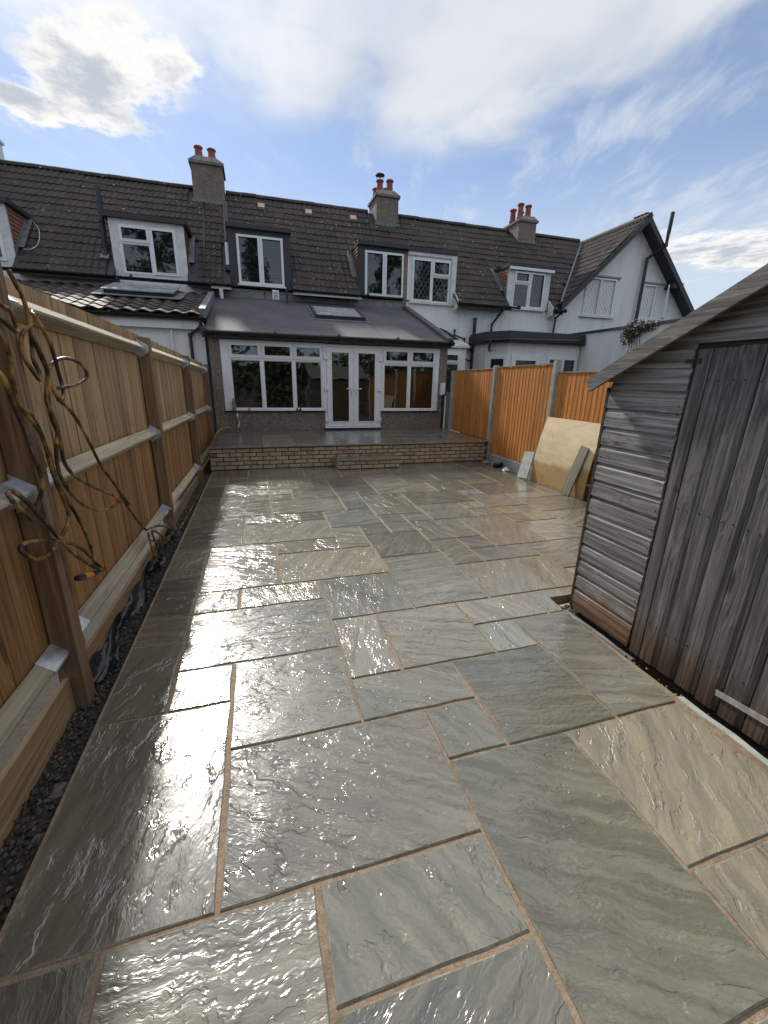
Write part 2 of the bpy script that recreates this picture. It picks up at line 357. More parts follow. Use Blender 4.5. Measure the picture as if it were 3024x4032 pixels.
def mat_wood(name, dark, mid, light, axis='z', rough=0.75, silver=0.0, low=None, knots=1.0, var=0.25, nails=False):
    m, t = newmat(name); o = t.coord('Object'); rn = t.rnd(); p = t.pos()
    sc = {'z': (42, 42, 1.3), 'y': (42, 1.3, 42), 'x': (1.3, 42, 42)}[axis]
    kc = {'z': (7, 7, 1.9), 'y': (7, 1.9, 7), 'x': (1.9, 7, 7)}[axis]
    off = t.comb(t.m('MULTIPLY', rn, 37), t.m('MULTIPLY', rn, 53), t.m('MULTIPLY', rn, 71))
    q = t.v('ADD', o, off)
    kd = t.voro(t.v('MULTIPLY', q, kc), 0.85)
    knot = t.mr(kd, 0.15, 0.06); ring = t.mr(kd, 0.5, 0.0)
    g = t.noise(t.v('ADD', t.v('MULTIPLY', q, sc), t.comb(t.m('MULTIPLY', ring, 2.2*knots), t.m('MULTIPLY', ring, 1.4*knots), 0)), 1.0, 6, 0.62, 0.5)
    c = t.ramp(g, [(0.33, dark), (0.50, mid), (0.67, light)])
    c = t.mix(t.m('MULTIPLY', knot, 0.75*min(1, knots)), c, tuple(x*0.40 for x in dark))
    tone = t.mr(rn, 0, 1, 1-var, 1+var, False)
    c = t.mix(1.0, c, t.comb(tone, tone, tone), 'MULTIPLY')
    if silver:
        sgrey = t.noise(t.v('MULTIPLY', q, tuple(a*1.8 for a in sc)), 1.0, 4, 0.7)
        c = t.mix(t.m('MULTIPLY', t.mr(sgrey, 0.48, 0.70), silver), c, (0.42, 0.41, 0.40))
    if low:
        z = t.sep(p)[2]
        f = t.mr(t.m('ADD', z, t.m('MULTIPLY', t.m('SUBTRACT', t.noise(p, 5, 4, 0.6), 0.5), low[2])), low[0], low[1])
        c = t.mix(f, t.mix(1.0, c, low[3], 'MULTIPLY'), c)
    t.out(t.pbsdf(base=c, rough=rough, normal=t.bump(t.m('ADD', g, t.m('MULTIPLY', t.noise(t.v('MULTIPLY', q, tuple(a*3 for a in sc)), 1.0, 3), 0.5)), 0.55, 0.004)))
    return m

def mat_glass(name, clear=0.5, tint=(0.55, 0.6, 0.58)):
    m, t = newmat(name)
    lw = t.n('ShaderNodeFresnel', {'IOR': 1.55}).outputs[0]
    bn = t.bump(t.noise(t.pos(), 1.3, 2), 0.10, 0.05)
    gl = t.n('ShaderNodeBsdfGlossy', {'Roughness': 0.02, 'Color': (0.95, 0.97, 0.96), 'Normal': bn}).outputs[0]
    tr = t.n('ShaderNodeBsdfTransparent', {'Color': tint}).outputs[0]
    dk = t.n('ShaderNodeBsdfDiffuse', {'Color': (0.02, 0.022, 0.022)}).outputs[0]
    inner = t.n('ShaderNodeMixShader', {0: clear, 1: dk, 2: tr}).outputs[0]
    f = t.m('ADD', t.m('MULTIPLY', lw, 1.3), 0.03, clamp=True)
    t.out(t.n('ShaderNodeMixShader', {0: f, 1: inner, 2: gl}).outputs[0]); return m

def mat_felt():
    m, t = newmat('mineral_roofing_felt'); p = t.pos()
    n = t.noise(p, 1.4, 5, 0.65); f = t.noise(p, 160, 2, 0.7)
    c = t.mix(t.mr(n, 0.35, 0.7), (0.075, 0.075, 0.085), (0.115, 0.112, 0.118))
    c = t.mix(t.m('MULTIPLY', t.mr(f, 0.5, 0.75), 0.5), c, (0.27, 0.26, 0.25))
    y = t.sep(p)[1]
    e = t.m('MULTIPLY', t.mr(t.m('ADD', y, t.m('MULTIPLY', t.noise(p, 1.1, 4, 0.6), 0.9)), 10.9, 10.35), 0.18)  # paler sunlit edge by the eaves, painted into the felt colour
    c = t.mix(e, c, (0.34, 0.30, 0.26))
    t.out(t.pbsdf(base=c, rough=0.8, normal=t.bump(f, 0.6, 0.004))); return m

def mat_ply():
    m, t = newmat('shuttering_plywood'); o = t.coord('Object')
    g = t.noise(t.v('MULTIPLY', o, (3, 3.0, 6)), 1.0, 5, 0.65, 0.9)
    c = t.ramp(g, [(0.3, (0.62, 0.47, 0.27)), (0.6, (0.74, 0.60, 0.38)), (0.8, (0.80, 0.68, 0.46))])
    sp = t.mr(t.voro(o, 6.5), 0.10, 0.05)
    c = t.mix(t.m('MULTIPLY', sp, 0.55), c, (0.20, 0.14, 0.08))
    cem = t.mr(t.noise(o, 2.6, 5, 0.65), 0.52, 0.75)
    c = t.mix(t.m('MULTIPLY', cem, 0.35), c, (0.45, 0.42, 0.36))
    z = t.sep(o)[2]
    damp = t.mr(t.m('ADD', z, t.m('MULTIPLY', t.noise(o, 3.5, 4), 0.35)), 0.62, 0.50)
    c = t.mix(damp, c, t.mix(1.0, c, (0.66, 0.52, 0.36), 'MULTIPLY'))
    t.out(t.pbsdf(base=c, rough=0.7, normal=t.bump(g, 0.25, 0.003))); return m

def mat_hose():
    m, t = newmat('dirty_yellow_hose'); p = t.pos()
    n = t.noise(t.v('MULTIPLY', p, (1, 1, 0.8)), 13, 4, 0.6, 0.5)
    c = t.ramp(n, [(0.36, (0.014, 0.011, 0.009)), (0.47, (0.060, 0.035, 0.017)), (0.56, (0.25, 0.14, 0.035)), (0.70, (0.55, 0.33, 0.08))])
    t.out(t.pbsdf(base=c, rough=0.38)); return m

def mat_leaf(name, a, b):
    m, t = newmat(name); rn = t.n('ShaderNodeNewGeometry').outputs['Random Per Island']
    c = t.mix(rn, a, b)
    t.out(t.pbsdf(base=c, rough=0.6)); return m

MAT = dict(
    slab=mat_slab(),
    slabedge=mat_simple('sandstone_edge', (0.24, 0.215, 0.17), 0.72, var=0.3, scale=25, bump=0.5, bscale=90),
    joint=mat_mortar('sand_joint', (0.22, 0.155, 0.10), (0.36, 0.275, 0.195)),
    bmortar=mat_mortar('brick_mortar', (0.060, 0.030, 0.016), (0.10, 0.052, 0.028)),
    brick=mat_brick(), pebble=mat_pebble(), render=mat_render(),
    upvc=mat_simple('white_upvc', (0.78, 0.79, 0.80), 0.32, var=0.03),
    whitepaint=mat_simple('weathered_white_paint', (0.66, 0.66, 0.64), 0.6, var=0.14, scale=5),
    tile=mat_tile('concrete_roof_tile', (0.036, 0.027, 0.024), (0.064, 0.046, 0.040), 0.9),
    tile2=mat_tile('glazed_roof_tile', (0.060, 0.044, 0.038), (0.090, 0.066, 0.056), 0.1, 0.68),
    clay=mat_tile('clay_hung_tile', (0.21, 0.085, 0.05), (0.30, 0.13, 0.08), 0.0),
    felt=mat_felt(),
    black=mat_simple('black_plastic', (0.012, 0.012, 0.014), 0.30, var=0.2),
    darkboard=mat_simple('dark_grey_board', (0.030, 0.031, 0.036), 0.55, var=0.15),
    lead=mat_simple('lead_sheet', (0.17, 0.175, 0.19), 0.6, var=0.25, scale=5, bump=0.3, bscale=9),
    concrete=mat_simple('concrete', (0.36, 0.35, 0.32), 0.85, var=0.2, scale=12, bump=0.4, bscale=120),
    stonecut=mat_simple('cut_stone', (0.40, 0.41, 0.37), 0.7, var=0.18, scale=10, bump=0.5, bscale=40),
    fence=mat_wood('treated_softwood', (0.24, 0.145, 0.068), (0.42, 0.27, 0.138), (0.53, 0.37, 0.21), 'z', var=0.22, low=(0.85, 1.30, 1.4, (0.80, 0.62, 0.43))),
    rail=mat_wood('arris_rail_wood', (0.31, 0.25, 0.165), (0.43, 0.365, 0.255), (0.53, 0.465, 0.35), 'y', knots=0.6),
    post=mat_wood('post_wood', (0.13, 0.075, 0.042), (0.22, 0.135, 0.075), (0.31, 0.20, 0.12), 'z', knots=0.5, var=0.1),
    gboard=mat_wood('gravel_board_wood', (0.20, 0.12, 0.055), (0.32, 0.20, 0.10), (0.40, 0.27, 0.15), 'y', knots=0.5),
    panel=mat_wood('orange_dip_treated_board', (0.38, 0.120, 0.022), (0.54, 0.20, 0.040), (0.64, 0.28, 0.075), 'z', knots=1.0, var=0.13),
    shedh=mat_wood('weathered_shiplap', (0.085, 0.079, 0.075), (0.23, 0.22, 0.21), (0.45, 0.44, 0.43), 'y', silver=0.45, var=0.18,
                   low=(0.02, 0.30, 0.45, (0.80, 0.46, 0.27))),
    shedv=mat_wood('weathered_door_board', (0.050, 0.047, 0.045), (0.110, 0.104, 0.100), (0.20, 0.192, 0.186), 'z', silver=0.38, var=0.18,
                   low=(0.05, 0.30, 0.35, (0.80, 0.55, 0.40))),
    barge=mat_wood('weathered_barge_board', (0.065, 0.057, 0.048), (0.155, 0.138, 0.120), (0.28, 0.258, 0.225), 'y', silver=0.35, var=0.05),
    wooddark=mat_wood('damp_dark_timber', (0.022, 0.015, 0.011), (0.050, 0.033, 0.022), (0.085, 0.056, 0.037), 'y', knots=0.3),
    plank=mat_wood('grey_plank', (0.13, 0.125, 0.10), (0.25, 0.24, 0.195), (0.36, 0.345, 0.29), 'z', silver=0.3),
    galv=mat_simple('galvanised_steel', (0.58, 0.61, 0.64), 0.38, metal=0.7, var=0.2, scale=30),
    rubble=mat_simple('dusty_stone', (0.13, 0.12, 0.11), 0.85, var=0.3, bump=0.5),
    iron=mat_simple('rusty_iron', (0.035, 0.028, 0.025), 0.6, var=0.3),
    glass=mat_glass('window_glass', 0.92, (0.60, 0.64, 0.62)),
    glassup=mat_glass('upper_window_glass', 0.55, (0.30, 0.36, 0.34)),
    skyglass=mat_simple('frosted_roof_glazing', (0.36, 0.38, 0.40), 0.25, var=0.12, scale=4),
    ply=mat_ply(), hose=mat_hose(),
    orange=mat_simple('orange_plastic', (0.75, 0.23, 0.02), 0.4),
    yellow=mat_simple('yellow_plastic', (0.42, 0.27, 0.06), 0.45, var=0.3),
    pot=mat_simple('terracotta', (0.27, 0.078, 0.052), 0.75, var=0.25, scale=7),
    soil=mat_mortar('dark_soil', (0.030, 0.024, 0.019), (0.075, 0.060, 0.048)),
    gravel=mat_leaf('gravel_stone', (0.018, 0.016, 0.014), (0.11, 0.10, 0.088)),
    membrane=mat_simple('black_membrane', (0.014, 0.015, 0.018), 0.22, var=0.3),
    grass=mat_simple('rough_grass', (0.06, 0.09, 0.03), 0.9, var=0.4, scale=3),
    leaf=mat_leaf('evergreen_leaf', (0.022, 0.045, 0.014), (0.06, 0.10, 0.03)),
    leaf2=mat_leaf('clematis_leaf', (0.035, 0.055, 0.022), (0.085, 0.10, 0.045)),
    flower=mat_simple('white_flower', (0.70, 0.66, 0.66), 0.7),
    bark=mat_simple('bark', (0.09, 0.065, 0.045), 0.9, var=0.3),
    floor=mat_simple('room_floor', (0.20, 0.15, 0.11), 0.5),
    plaster=mat_simple('room_plaster', (0.48, 0.46, 0.43), 0.8),
    red=mat_simple('red_fabric', (0.42, 0.035, 0.035), 0.85),
    white=mat_simple('white_plastic', (0.75, 0.75, 0.74), 0.4, var=0.04),
    bag=mat_simple('pale_plastic_sheet', (0.55, 0.58, 0.58), 0.3, var=0.15),
    pink=mat_simple('pale_clay_vent', (0.62, 0.44, 0.36), 0.7),
    green=mat_simple('green_glass', (0.02, 0.10, 0.06), 0.15),
    sign=mat_simple('alarm_box_white', (0.75, 0.76, 0.78), 0.35, var=0.02),
    signblue=mat_simple('print_dark_blue', (0.03, 0.05, 0.16), 0.4),
)

# ------------------------------------------------------------------ ground and paving
MB().quad((-150, -150, -0.16), (150, -150, -0.16), (150, 150, -0.16), (-150, 150, -0.16)).build('ground', MAT['soil'], kind='structure')

PX, PY0, PG = 0.08, 0.945, 0.309          # paving module: 290/600/900 slabs with joints
JOINT = 0.0165
def irregular_poly(poly, amp, seg, rng):
    out = []
    n = len(poly)
    for i in range(n):
        a, b = Vector(poly[i]), Vector(poly[(i+1) % n]); d = b-a; nn = Vector((-d.y, d.x)).normalized()
        k = max(2, min(6, int(d.length/seg)))
        for j in range(k):
            t = j/k
            o = 0 if j == 0 else rng.uniform(-amp, amp)
            out.append(a + d*t + nn*o)
    return out
def slab_mesh(poly, thick, rng, cham=0.004, amp=0.004):
    pl = irregular_poly(poly, amp, 0.12, rng); n = len(pl)
    cx = sum(p.x for p in pl)/n; cy = sum(p.y for p in pl)/n
    # inset ring by vertex normals
    ins = []
    for i in range(n):
        a, b, c = pl[i-1], pl[i], pl[(i+1) % n]
        n1 = (b-a).normalized(); n2 = (c-b).normalized()
        nn = Vector((-n1.y-n2.y, n1.x+n2.x));
        if nn.length < 1e-4: nn = Vector((-n1.y, n1.x))
        nn.normalize(); ins.append(b + nn*cham*rng.uniform(0.6, 1.5))
    V = [(p.x, p.y, -thick) for p in pl] + [(p.x, p.y, -cham*rng.uniform(0.7, 1.5)) for p in pl] + [(p.x, p.y, 0) for p in ins]
    F = [(i, (i+1) % n, n+(i+1) % n, n+i) for i in range(n)] + [(n+i, n+(i+1) % n, 2*n+(i+1) % n, 2*n+i) for i in range(n)]
    F.append(tuple(range(2*n, 3*n)))
    return V, F
def slab_data(name, V, F):
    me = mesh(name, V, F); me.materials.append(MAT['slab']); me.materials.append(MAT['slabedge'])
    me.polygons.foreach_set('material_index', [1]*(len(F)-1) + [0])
    return me
def lay_slab(parent, x0, x1, y0, y1, ztop, rng, tilt=0.0016, thick=0.030, poly=None):
    cx, cy = (x0+x1)/2, (y0+y1)/2
    P = poly or [(x0, y0), (x1, y0), (x1, y1), (x0, y1)]
    V, F = slab_mesh([(a-cx, b-cy) for a, b in P], thick, rng)
    add('paving_slab', slab_data('paving_slab', V, F), None, parent, (cx, cy, ztop + rng.uniform(-0.0012, 0.0012)),
        (rng.gauss(0, tilt), rng.gauss(0, tilt), 0))

LAYOUT = [(-3,20,2,2),(-1,20,3,2),(2,21,2,1),(2,19,2,2),(-3,18,1,2),(-2,17,2,3),(0,19,2,1),(0,17,3,2),(-3,16,1,2),(-2,16,1,1),(-1,16,2,1),
 (1,15,2,2),(-3,15,1,1),(-2,13,2,3),(0,15,1,1),(0,13,3,2),(-3,13,1,2),(-1,12,2,1),(1,12,1,1),(-1,10,3,2),(-3,10,2,3),(0,9,2,1),(3,18,2,1),
 (3,16,2,2),(5,17,2,2),(4,19,3,1),(4,20,3,1),(3,14,1,2),(4,15,1,1),(3,13,1,1),(5,15,3,2),(7,17,2,3),(8,15,2,2),(9,19,2,2),(9,17,3,2),(4,12,2,3),
 (6,13,3,2),(6,11,2,2),(2,11,2,2),(4,10,1,2),(5,11,1,1),(2,9,1,2),(3,10,1,1),(3,8,2,2),(5,9,2,2),(9,14,1,1),(8,12,1,1),(10,16,2,1),(10,14,3,2),
 (9,12,2,2),(12,16,2,3),(13,15,1,1),(13,13,1,2),(11,13,2,1),(11,11,3,2),(10,10,1,2),(8,11,2,1),(9,10,1,1),(7,8,2,3),(9,8,2,2),(11,9,3,2),(6,7,2,1),
 (12,20,2,2),(13,19,1,1),(11,19,1,2),(12,19,1,1),(7,20,2,2),(-3,8,1,2),(-2,7,2,3),(0,7,3,2),(-3,6,1,2),(-2,6,1,1),(-1,6,2,1),(1,5,2,2),(3,5,3-1,3),
 (5,7,1,2),(6,8,1,1),(5,5,3,2),(8,6,2,2),(4,4,2,1),(3,1,2,2),(2,3,2,2),(4,3,1,1),(1,3,1,2),(1,2,2,1),(2,1,1,1),(-1,0,3,2),(2,-2,2,3),
 (0,-1,2,1),(0,-3,2,2),(-2,-2,2,2),(-3,0,2,3),(-3,-2,1,2),(-3,5,1,1),(-3,3,1,2),(-2,4,3,2),(-2,3,1,1),(-1,2,2,2)]
def fill_cells(free, rng):
    out = []; free = set(free)
    sizes = [(3,2),(2,3),(2,2),(2,1),(1,2),(1,1)]
    for c in sorted(free, key=lambda q: (q[1], q[0])):
        if c not in free: continue
        opts = sizes[:]; rng.shuffle(opts); opts.sort(key=lambda s: -s[0]*s[1]*rng.random())
        for w, h in opts + [(1, 1)]:
            cells = [(c[0]+a, c[1]+b) for a in range(w) for b in range(h)]
            if all(q in free for q in cells):
                free -= set(cells); out.append((c[0], c[1], w, h)); break
    return out
def make_patio():
    rng = random.Random(11)
    b = MB(); b.box(-0.845, 2.065, -1.6, 2.372, -0.15, -0.007); b.box(-0.845, 4.375, 2.372, 7.74, -0.15, -0.007)
    patio = b.build('patio', MAT['joint'], kind='structure')
    occ = {}
    for L in LAYOUT:
        for a in range(L[2]):
            for c in range(L[3]):
                assert (L[0]+a, L[1]+c) not in occ, (L, occ[(L[0]+a, L[1]+c)])
                occ[(L[0]+a, L[1]+c)] = L
    free = [(i, j) for i in range(-3, 14) for j in range(5, 22) if (i, j) not in occ]
    free += [(i, j) for i in range(-3, 2) for j in range(-7, 5) if (i, j) not in occ]
    free += [(i, j) for i in range(2, 4) for j in range(-7, 5) if (i, j) not in occ]
    for i, j, w, h in LAYOUT + fill_cells(free, rng):
        g = JOINT/2 + rng.uniform(-0.002, 0.002)
        x0, x1 = PX + i*PG + g, PX + (i+w)*PG - g
        y0, y1 = PY0 + j*PG + g, PY0 + (j+h)*PG - g
        if i == -3: x0 += 0.012
        if i+w == 14: x1 -= 0.03
        x0 += rng.uniform(-.002, .002); x1 += rng.uniform(-.002, .002)
        lay_slab(patio, x0, x1, y0, y1, 0.0, rng)
    # cut pieces along the shed
    g = JOINT/2
    Y = lambda j: PY0 + j*PG
    X = lambda i: PX + i*PG
    lay_slab(patio, X(5), 2.06, Y(1), Y(4), 0, rng, poly=[(X(5)+g, Y(1)+g), (2.015, Y(1)+g), (2.062, Y(4)-g), (X(5)+g, Y(4)-g)])
    lay_slab(patio, X(6), 2.6, Y(4), Y(5), 0, rng, poly=[(X(6)+g, Y(4)+g), (2.062, Y(4)+g), (2.085, 2.375), (2.62, 2.375), (2.62, Y(5)-g), (X(6)+g, Y(5)-g)])
    lay_slab(patio, X(4), 2.0, Y(-1), Y(1), 0, rng, poly=[(X(4)+g, Y(-1)+g), (2.0, Y(-1)+g), (2.0, Y(1)-g), (X(4)+g, Y(1)-g)])
    lay_slab(patio, X(4), X(5), Y(-3), Y(-1), 0, rng, poly=[(X(4)+g, Y(-3)+g), (X(5)-g, Y(-3)+g), (X(5)-g, Y(-1)-g), (X(4)+g, Y(-1)-g)])
    lay_slab(patio, X(5), 2.0, Y(-3), Y(-1), 0, rng, poly=[(X(5)+g, Y(-3)+g), (1.99, Y(-3)+g), (1.99, Y(-1)-g), (X(5)+g, Y(-1)-g)])
make_patio()

BRICKS = []
for s in range(5):
    rr = random.Random(40+s); L, W_, H_ = 0.215, 0.10, 0.065
    V = []
    for zz in (-H_/2, H_/2):
        for yy in (-W_/2, W_/2):
            for xx in (-L/2, L/2): V.append((xx+rr.uniform(-.003, .003), yy+rr.uniform(-.002, .002), zz+rr.uniform(-.0025, .0025)))
    BRICKS.append((V, [(0, 2, 3, 1), (4, 5, 7, 6), (0, 1, 5, 4), (2, 6, 7, 3), (0, 4, 6, 2), (1, 3, 7, 5)]))
BRICK_ME = []
def chamfer_brick(seed, L):
    rr = random.Random(seed); W_, H_, c = 0.10, 0.0605, 0.004; L -= 0.005
    j = lambda a=0.0022: rr.uniform(-a, a)
    # front face (at -y) chamfered
    o = [(-L/2+j(), -H_/2+j()), (0+j(0.02), -H_/2+j()), (L/2+j(), -H_/2+j()), (L/2+j(), H_/2+j()), (0+j(0.02), H_/2+j()), (-L/2+j(), H_/2+j())]
    i_ = [(x*(1-2*c/L), z*(1-2*c/H_)) for x, z in o]
    V = [(x, W_/2, z) for x, z in o] + [(x, -W_/2+c, z) for x, z in o] + [(x, -W_/2+j(0.001), z) for x, z in i_]
    n = 6
    F = [(i, (i+1) % n, n+(i+1) % n, n+i) for i in range(n)] + [(n+i, n+(i+1) % n, 2*n+(i+1) % n, 2*n+i) for i in range(n)]
    F.append(tuple(range(2*n, 3*n))); F.append(tuple(range(n-1, -1, -1)))
    return mesh('brick', V, F)
BM_FULL = [chamfer_brick(s, 0.215) for s in range(6)]
BM_HALF = [chamfer_brick(50+s, 0.1025) for s in range(3)]
def brick_wall(parent, x0, x1, yface, z0, courses, rng, side=None):
    for c in range(courses):
        z = z0 + 0.0375 + c*0.075
        x = x0
        off = 0 if c % 2 == 0 else 1
        if off: 
            L = 0.1025
            add('brick', rng.choice(BM_HALF), MAT['brick'], parent, (x+L/2, yface+0.05+rng.uniform(-.002, .002), z)); x += L+0.010
        while x + 0.215 <= x1 + 0.004:
            add('brick', rng.choice(BM_FULL), MAT['brick'], parent, (x+0.1075, yface+0.05+rng.uniform(-.002, .002), z)); x += 0.225
        rest = x1 - x
        if rest > 0.06:
            me = chamfer_brick(rng.randint(0, 999), rest)
            add('brick', me, MAT['brick'], parent, (x+rest/2, yface+0.05, z))
def brick_return(parent, xface, y0, y1, z0, courses, rng, sgn=-1):
    # header/stretcher returns on a side wall facing -x
    for c in range(courses):
        z = z0 + 0.0375 + c*0.075; y = y0 + (0.112 if c % 2 == 0 else 0.112)
        lens = [0.215, 0.0] if c % 2 else [0.1025, 0.1025]
        for L in lens:
            if L <= 0 or y + L > y1 + 0.03: continue
            me = rng.choice(BM_FULL if L > 0.2 else BM_HALF)
            add('brick', me, MAT['brick'], parent, (xface+0.05, y+L/2, z), (0, 0, -math.pi/2)); y += L + 0.01

TZ = 0.42; TY = 7.735; EY = 10.05
def make_terrace():
    rng = random.Random(5)
    core = MB().box(-0.855, 4.575, TY+0.012, EY-0.002, -0.15, TZ-0.034).build('raised_terrace', MAT['bmortar'], kind='structure')
    brick_wall(core, -0.865, 4.58, TY, 0.004, 5, rng)
    cells = [(i, j) for i in range(18) for j in range(8)]
    x0, y0 = -0.885, TY-0.030
    gx = (4.60-x0)/18; gy = (EY-0.012-y0)/8
    for i, j, w, h in fill_cells(cells, rng):
        lay_slab(core, x0+i*gx+0.005, x0+(i+w)*gx-0.005, y0+j*gy+0.005, y0+(j+h)*gy-0.005, TZ, rng, tilt=0.0014, thick=0.028)
    st = thing('brick_step', (1.93, 7.55, 0), 'low two course brick step with grey slab tread below french doors', 'step')
    MB().box(1.345, 2.515, 7.405, TY-0.004, -0.02, 0.156).build('core', MAT['bmortar'], st)
    brick_wall(st, 1.335, 2.525, 7.392, 0.004, 2, rng)
    brick_return(st, 1.335, 7.392, TY, 0.004, 2, rng)
    for a, b in ((1.315, 1.72), (1.728, 2.545)):
        V, F = slab_mesh([(a-2, 7.372-7.5), (b-2, 7.372-7.5), (b-2, TY-0.003-7.5), (a-2, TY-0.003-7.5)], 0.026, rng)
        add('tread_slab', slab_data('tread_slab', V, F), None, st, (2, 7.5, 0.186))
make_terrace()

# ------------------------------------------------------------------ houses
HY = 13.30                                   # main rear wall plane
RZ = lambda y: 3.95 + (y - 13.0)             # main roof surface
RIDGE_Y, RIDGE_Z = 16.10, 7.05
def tile_profile_mesh(w, L, kind='roman', thick=0.022):
    pts = []
    if kind == 'roman':
        for k in range(9):
            a = k/8; ph = (a*2) % 1.0
            pts.append((a*w, 0.024*max(0.0, math.sin(math.pi*min(1, max(0, (ph-0.45)/0.55))))))
    else:
        for k in range(9):
            a = k/8; pts.append((a*w, 0.021*math.sin(2*math.pi*(a-0.2))+0.021))
    n = len(pts); V = []
    for y, dz in ((-0.0, thick), (L, 0.0)):
        V += [(x, y, z+dz) for x, z in pts]
    V += [(x, 0.0, z-0.004) for x, z in pts]
    F = [(i, i+1, n+i+1, n+i) for i in range(n-1)] + [(2*n+i, 2*n+i+1, i+1, i) for i in range(n-1)]
    return mesh('roof_tile', V, F)
def tile_field(parent, org, u, v, nu, nv, du, dv, me, mat, keep, name='roof_tile', seed=1):
    rng = random.Random(seed); u = Vector(u).normalized(); v = Vector(v).normalized(); n = u.cross(v)
    rot = Matrix((u, v, n)).transposed().to_euler(); cnt = 0
    for b in range(nv):
        for a in range(nu):
            p = Vector(org) + u*(a*du) + v*(b*dv); c = p + u*du*0.5 + v*dv*0.5
            if keep(c):
                e = rot.copy()
                e.x += rng.gauss(0, 0.007); e.y += rng.gauss(0, 0.006)
                add(name, me, mat, parent, p + n*(rng.uniform(0, 0.004) + 0.022*mnoise.noise(p*0.55) + 0.004), e); cnt += 1
    return cnt
V45 = (0, 1, 1)
TILE_W, TILE_G = 0.302, 0.313
TILE = tile_profile_mesh(TILE_W, TILE_G+0.05); TILE.materials.append(MAT['tile'])
STILE = tile_profile_mesh(0.30, 0.39, 's', 0.020); STILE.materials.append(MAT['tile2'])
def half_round(L, r, seg=8):
    V = []; F = []
    for x in (0, L):
        for k in range(seg+1):
            th = math.pi*k/seg; V.append((x, r*math.cos(th), r*math.sin(th)))
    F = [(k, k+1, seg+2+k, seg+1+k) for k in range(seg)]
    V2 = [(0, 0, 0), (L, 0, 0)]; b = len(V); V += V2
    F += [tuple(range(seg, -1, -1)), tuple(range(seg+1, 2*seg+2))]
    return mesh('ridge_tile', V, F)
RIDGE = half_round(0.452, 0.115); RIDGE.materials.append(MAT['tile'])

def ring(mb, x0, x1, z0, z1, w, y0, y1):
    mb.box(x0, x0+w, y0, y1, z0, z1); mb.box(x1-w, x1, y0, y1, z0, z1)
    mb.box(x0+w, x1-w, y0, y1, z0, z0+w); mb.box(x0+w, x1-w, y0, y1, z1-w, z1)
def window(parent, cells, yf, glass, border=None, lead=False, name='window', fw=0.032, sw=0.058, mat=None, leaf=None):
    f = MB(); panes = []
    if border:
        x0, x1, z0, z1, w = border
        wl, wr, wt, wb = w
        f.box(x0-wl, x0, yf-0.012, yf+0.08, z0-wb, z1+wt); f.box(x1, x1+wr, yf-0.012, yf+0.08, z0-wb, z1+wt)
        f.box(x0, x1, yf-0.012, yf+0.08, z1, z1+wt); f.box(x0, x1, yf-0.012, yf+0.08, z0-wb, z0)
    sashes = []
    for (x0, x1, z0, z1, sash) in cells:
        ring(f, x0, x1, z0, z1, fw, yf, yf+0.07)
        if sash:
            s = MB(); e = 0.010
            ring(s, x0+e, x1-e, z0+e, z1-e, sw, yf-0.022, yf-0.002)
            ring(s, x0+e+sw-0.012, x1-e-sw+0.012, z0+e+sw-0.012, z1-e-sw+0.012, 0.016, yf-0.030, yf-0.0225)
            sashes.append(s); g = e+sw-0.01
            panes.append((x0+g, x1-g, z0+g, z1-g))
        else:
            ring(f, x0+fw, x1-fw, z0+fw, z1-fw, 0.016, yf+0.018, yf+0.045)
            g = fw+0.012; panes.append((x0+g, x1-g, z0+g, z1-g))
    w = f.build(name, mat or MAT['upvc'], parent)
    for s in sashes: s.build('sash', mat or MAT['upvc'], w)
    for (x0, x1, z0, z1) in panes:
        MB().box(x0, x1, yf+0.026, yf+0.032, z0, z1).build('pane', glass, w)
        if lead:
            l = MB(); W, Hh = x1-x0, z1-z0; dx = W/4.0; dz = dx*1.6
            segs = []
            def clip(ax, az, sx):
                # line through (ax,az) with direction (sx*dx, dz)
                k = dz/dx*sx
                pts = []
                for xx in (0, W):
                    zz = az + k*(xx-ax)
                    if -1e-6 <= zz <= Hh+1e-6: pts.append((xx, zz))
                for zz in (0, Hh):
                    xx = ax + (zz-az)/k
                    if 1e-6 < xx < W-1e-6: pts.append((xx, zz))
                return pts[:2] if len(pts) >= 2 else None
            nn = int(Hh/dz)+6
            for i in range(-nn, nn+1):
                for sx in (1, -1):
                    c = clip(0, i*dz, sx)
                    if c: segs.append(c)
            for (a, b) in segs:
                l.tube([(x0+a[0], yf+0.0225, z0+a[1]), (x0+b[0], yf+0.0225, z0+b[1])], 0.0062, 4)
            if l.V: l.build('lead_lattice', MAT['lead'], w)
    return w
def gutter(parent, x0, x1, y, z, r=0.055, name='gutter'):
    g = MB(); seg = 7; V = []
    b = 0
    for x in (x0, x1):
        for k in range(seg+1):
            th = math.pi + math.pi*k/seg; g.V.append(Vector((x, y+r*math.cos(th), z+r*math.sin(th))))
        for k in range(seg, -1, -1):
            th = math.pi + math.pi*k/seg; g.V.append(Vector((x, y+(r-.006)*math.cos(th), z+(r-.006)*math.sin(th))))
    m = 2*(seg+1)
    g.F += [(i, (i+1) % m, m+(i+1) % m, m+i) for i in range(m)]
    g.F += [tuple(range(m-1, -1, -1)), tuple(range(m, 2*m))]
    n = max(1, int((x1-x0)/1.4))
    for i in range(n+1):
        x = x0 + 0.05 + (x1-x0-0.1)*i/n
        g.tube([(x-0.025, y, z), (x+0.025, y, z)], r+0.008, 10)
    return g.build(name, MAT['black'], parent)
def pipe(parent, pts, r=0.036, name='downpipe', mat=None, collars=True):
    g = MB(); g.tube(pts, r, 10)
    if collars:
        for a in pts[:-1]:
            g.tube([Vector(a)+Vector((0, 0, -0.04)), Vector(a)+Vector((0, 0, 0.03))], r+0.009, 10)
    return g.build(name, mat or MAT['black'], parent, smooth=False)
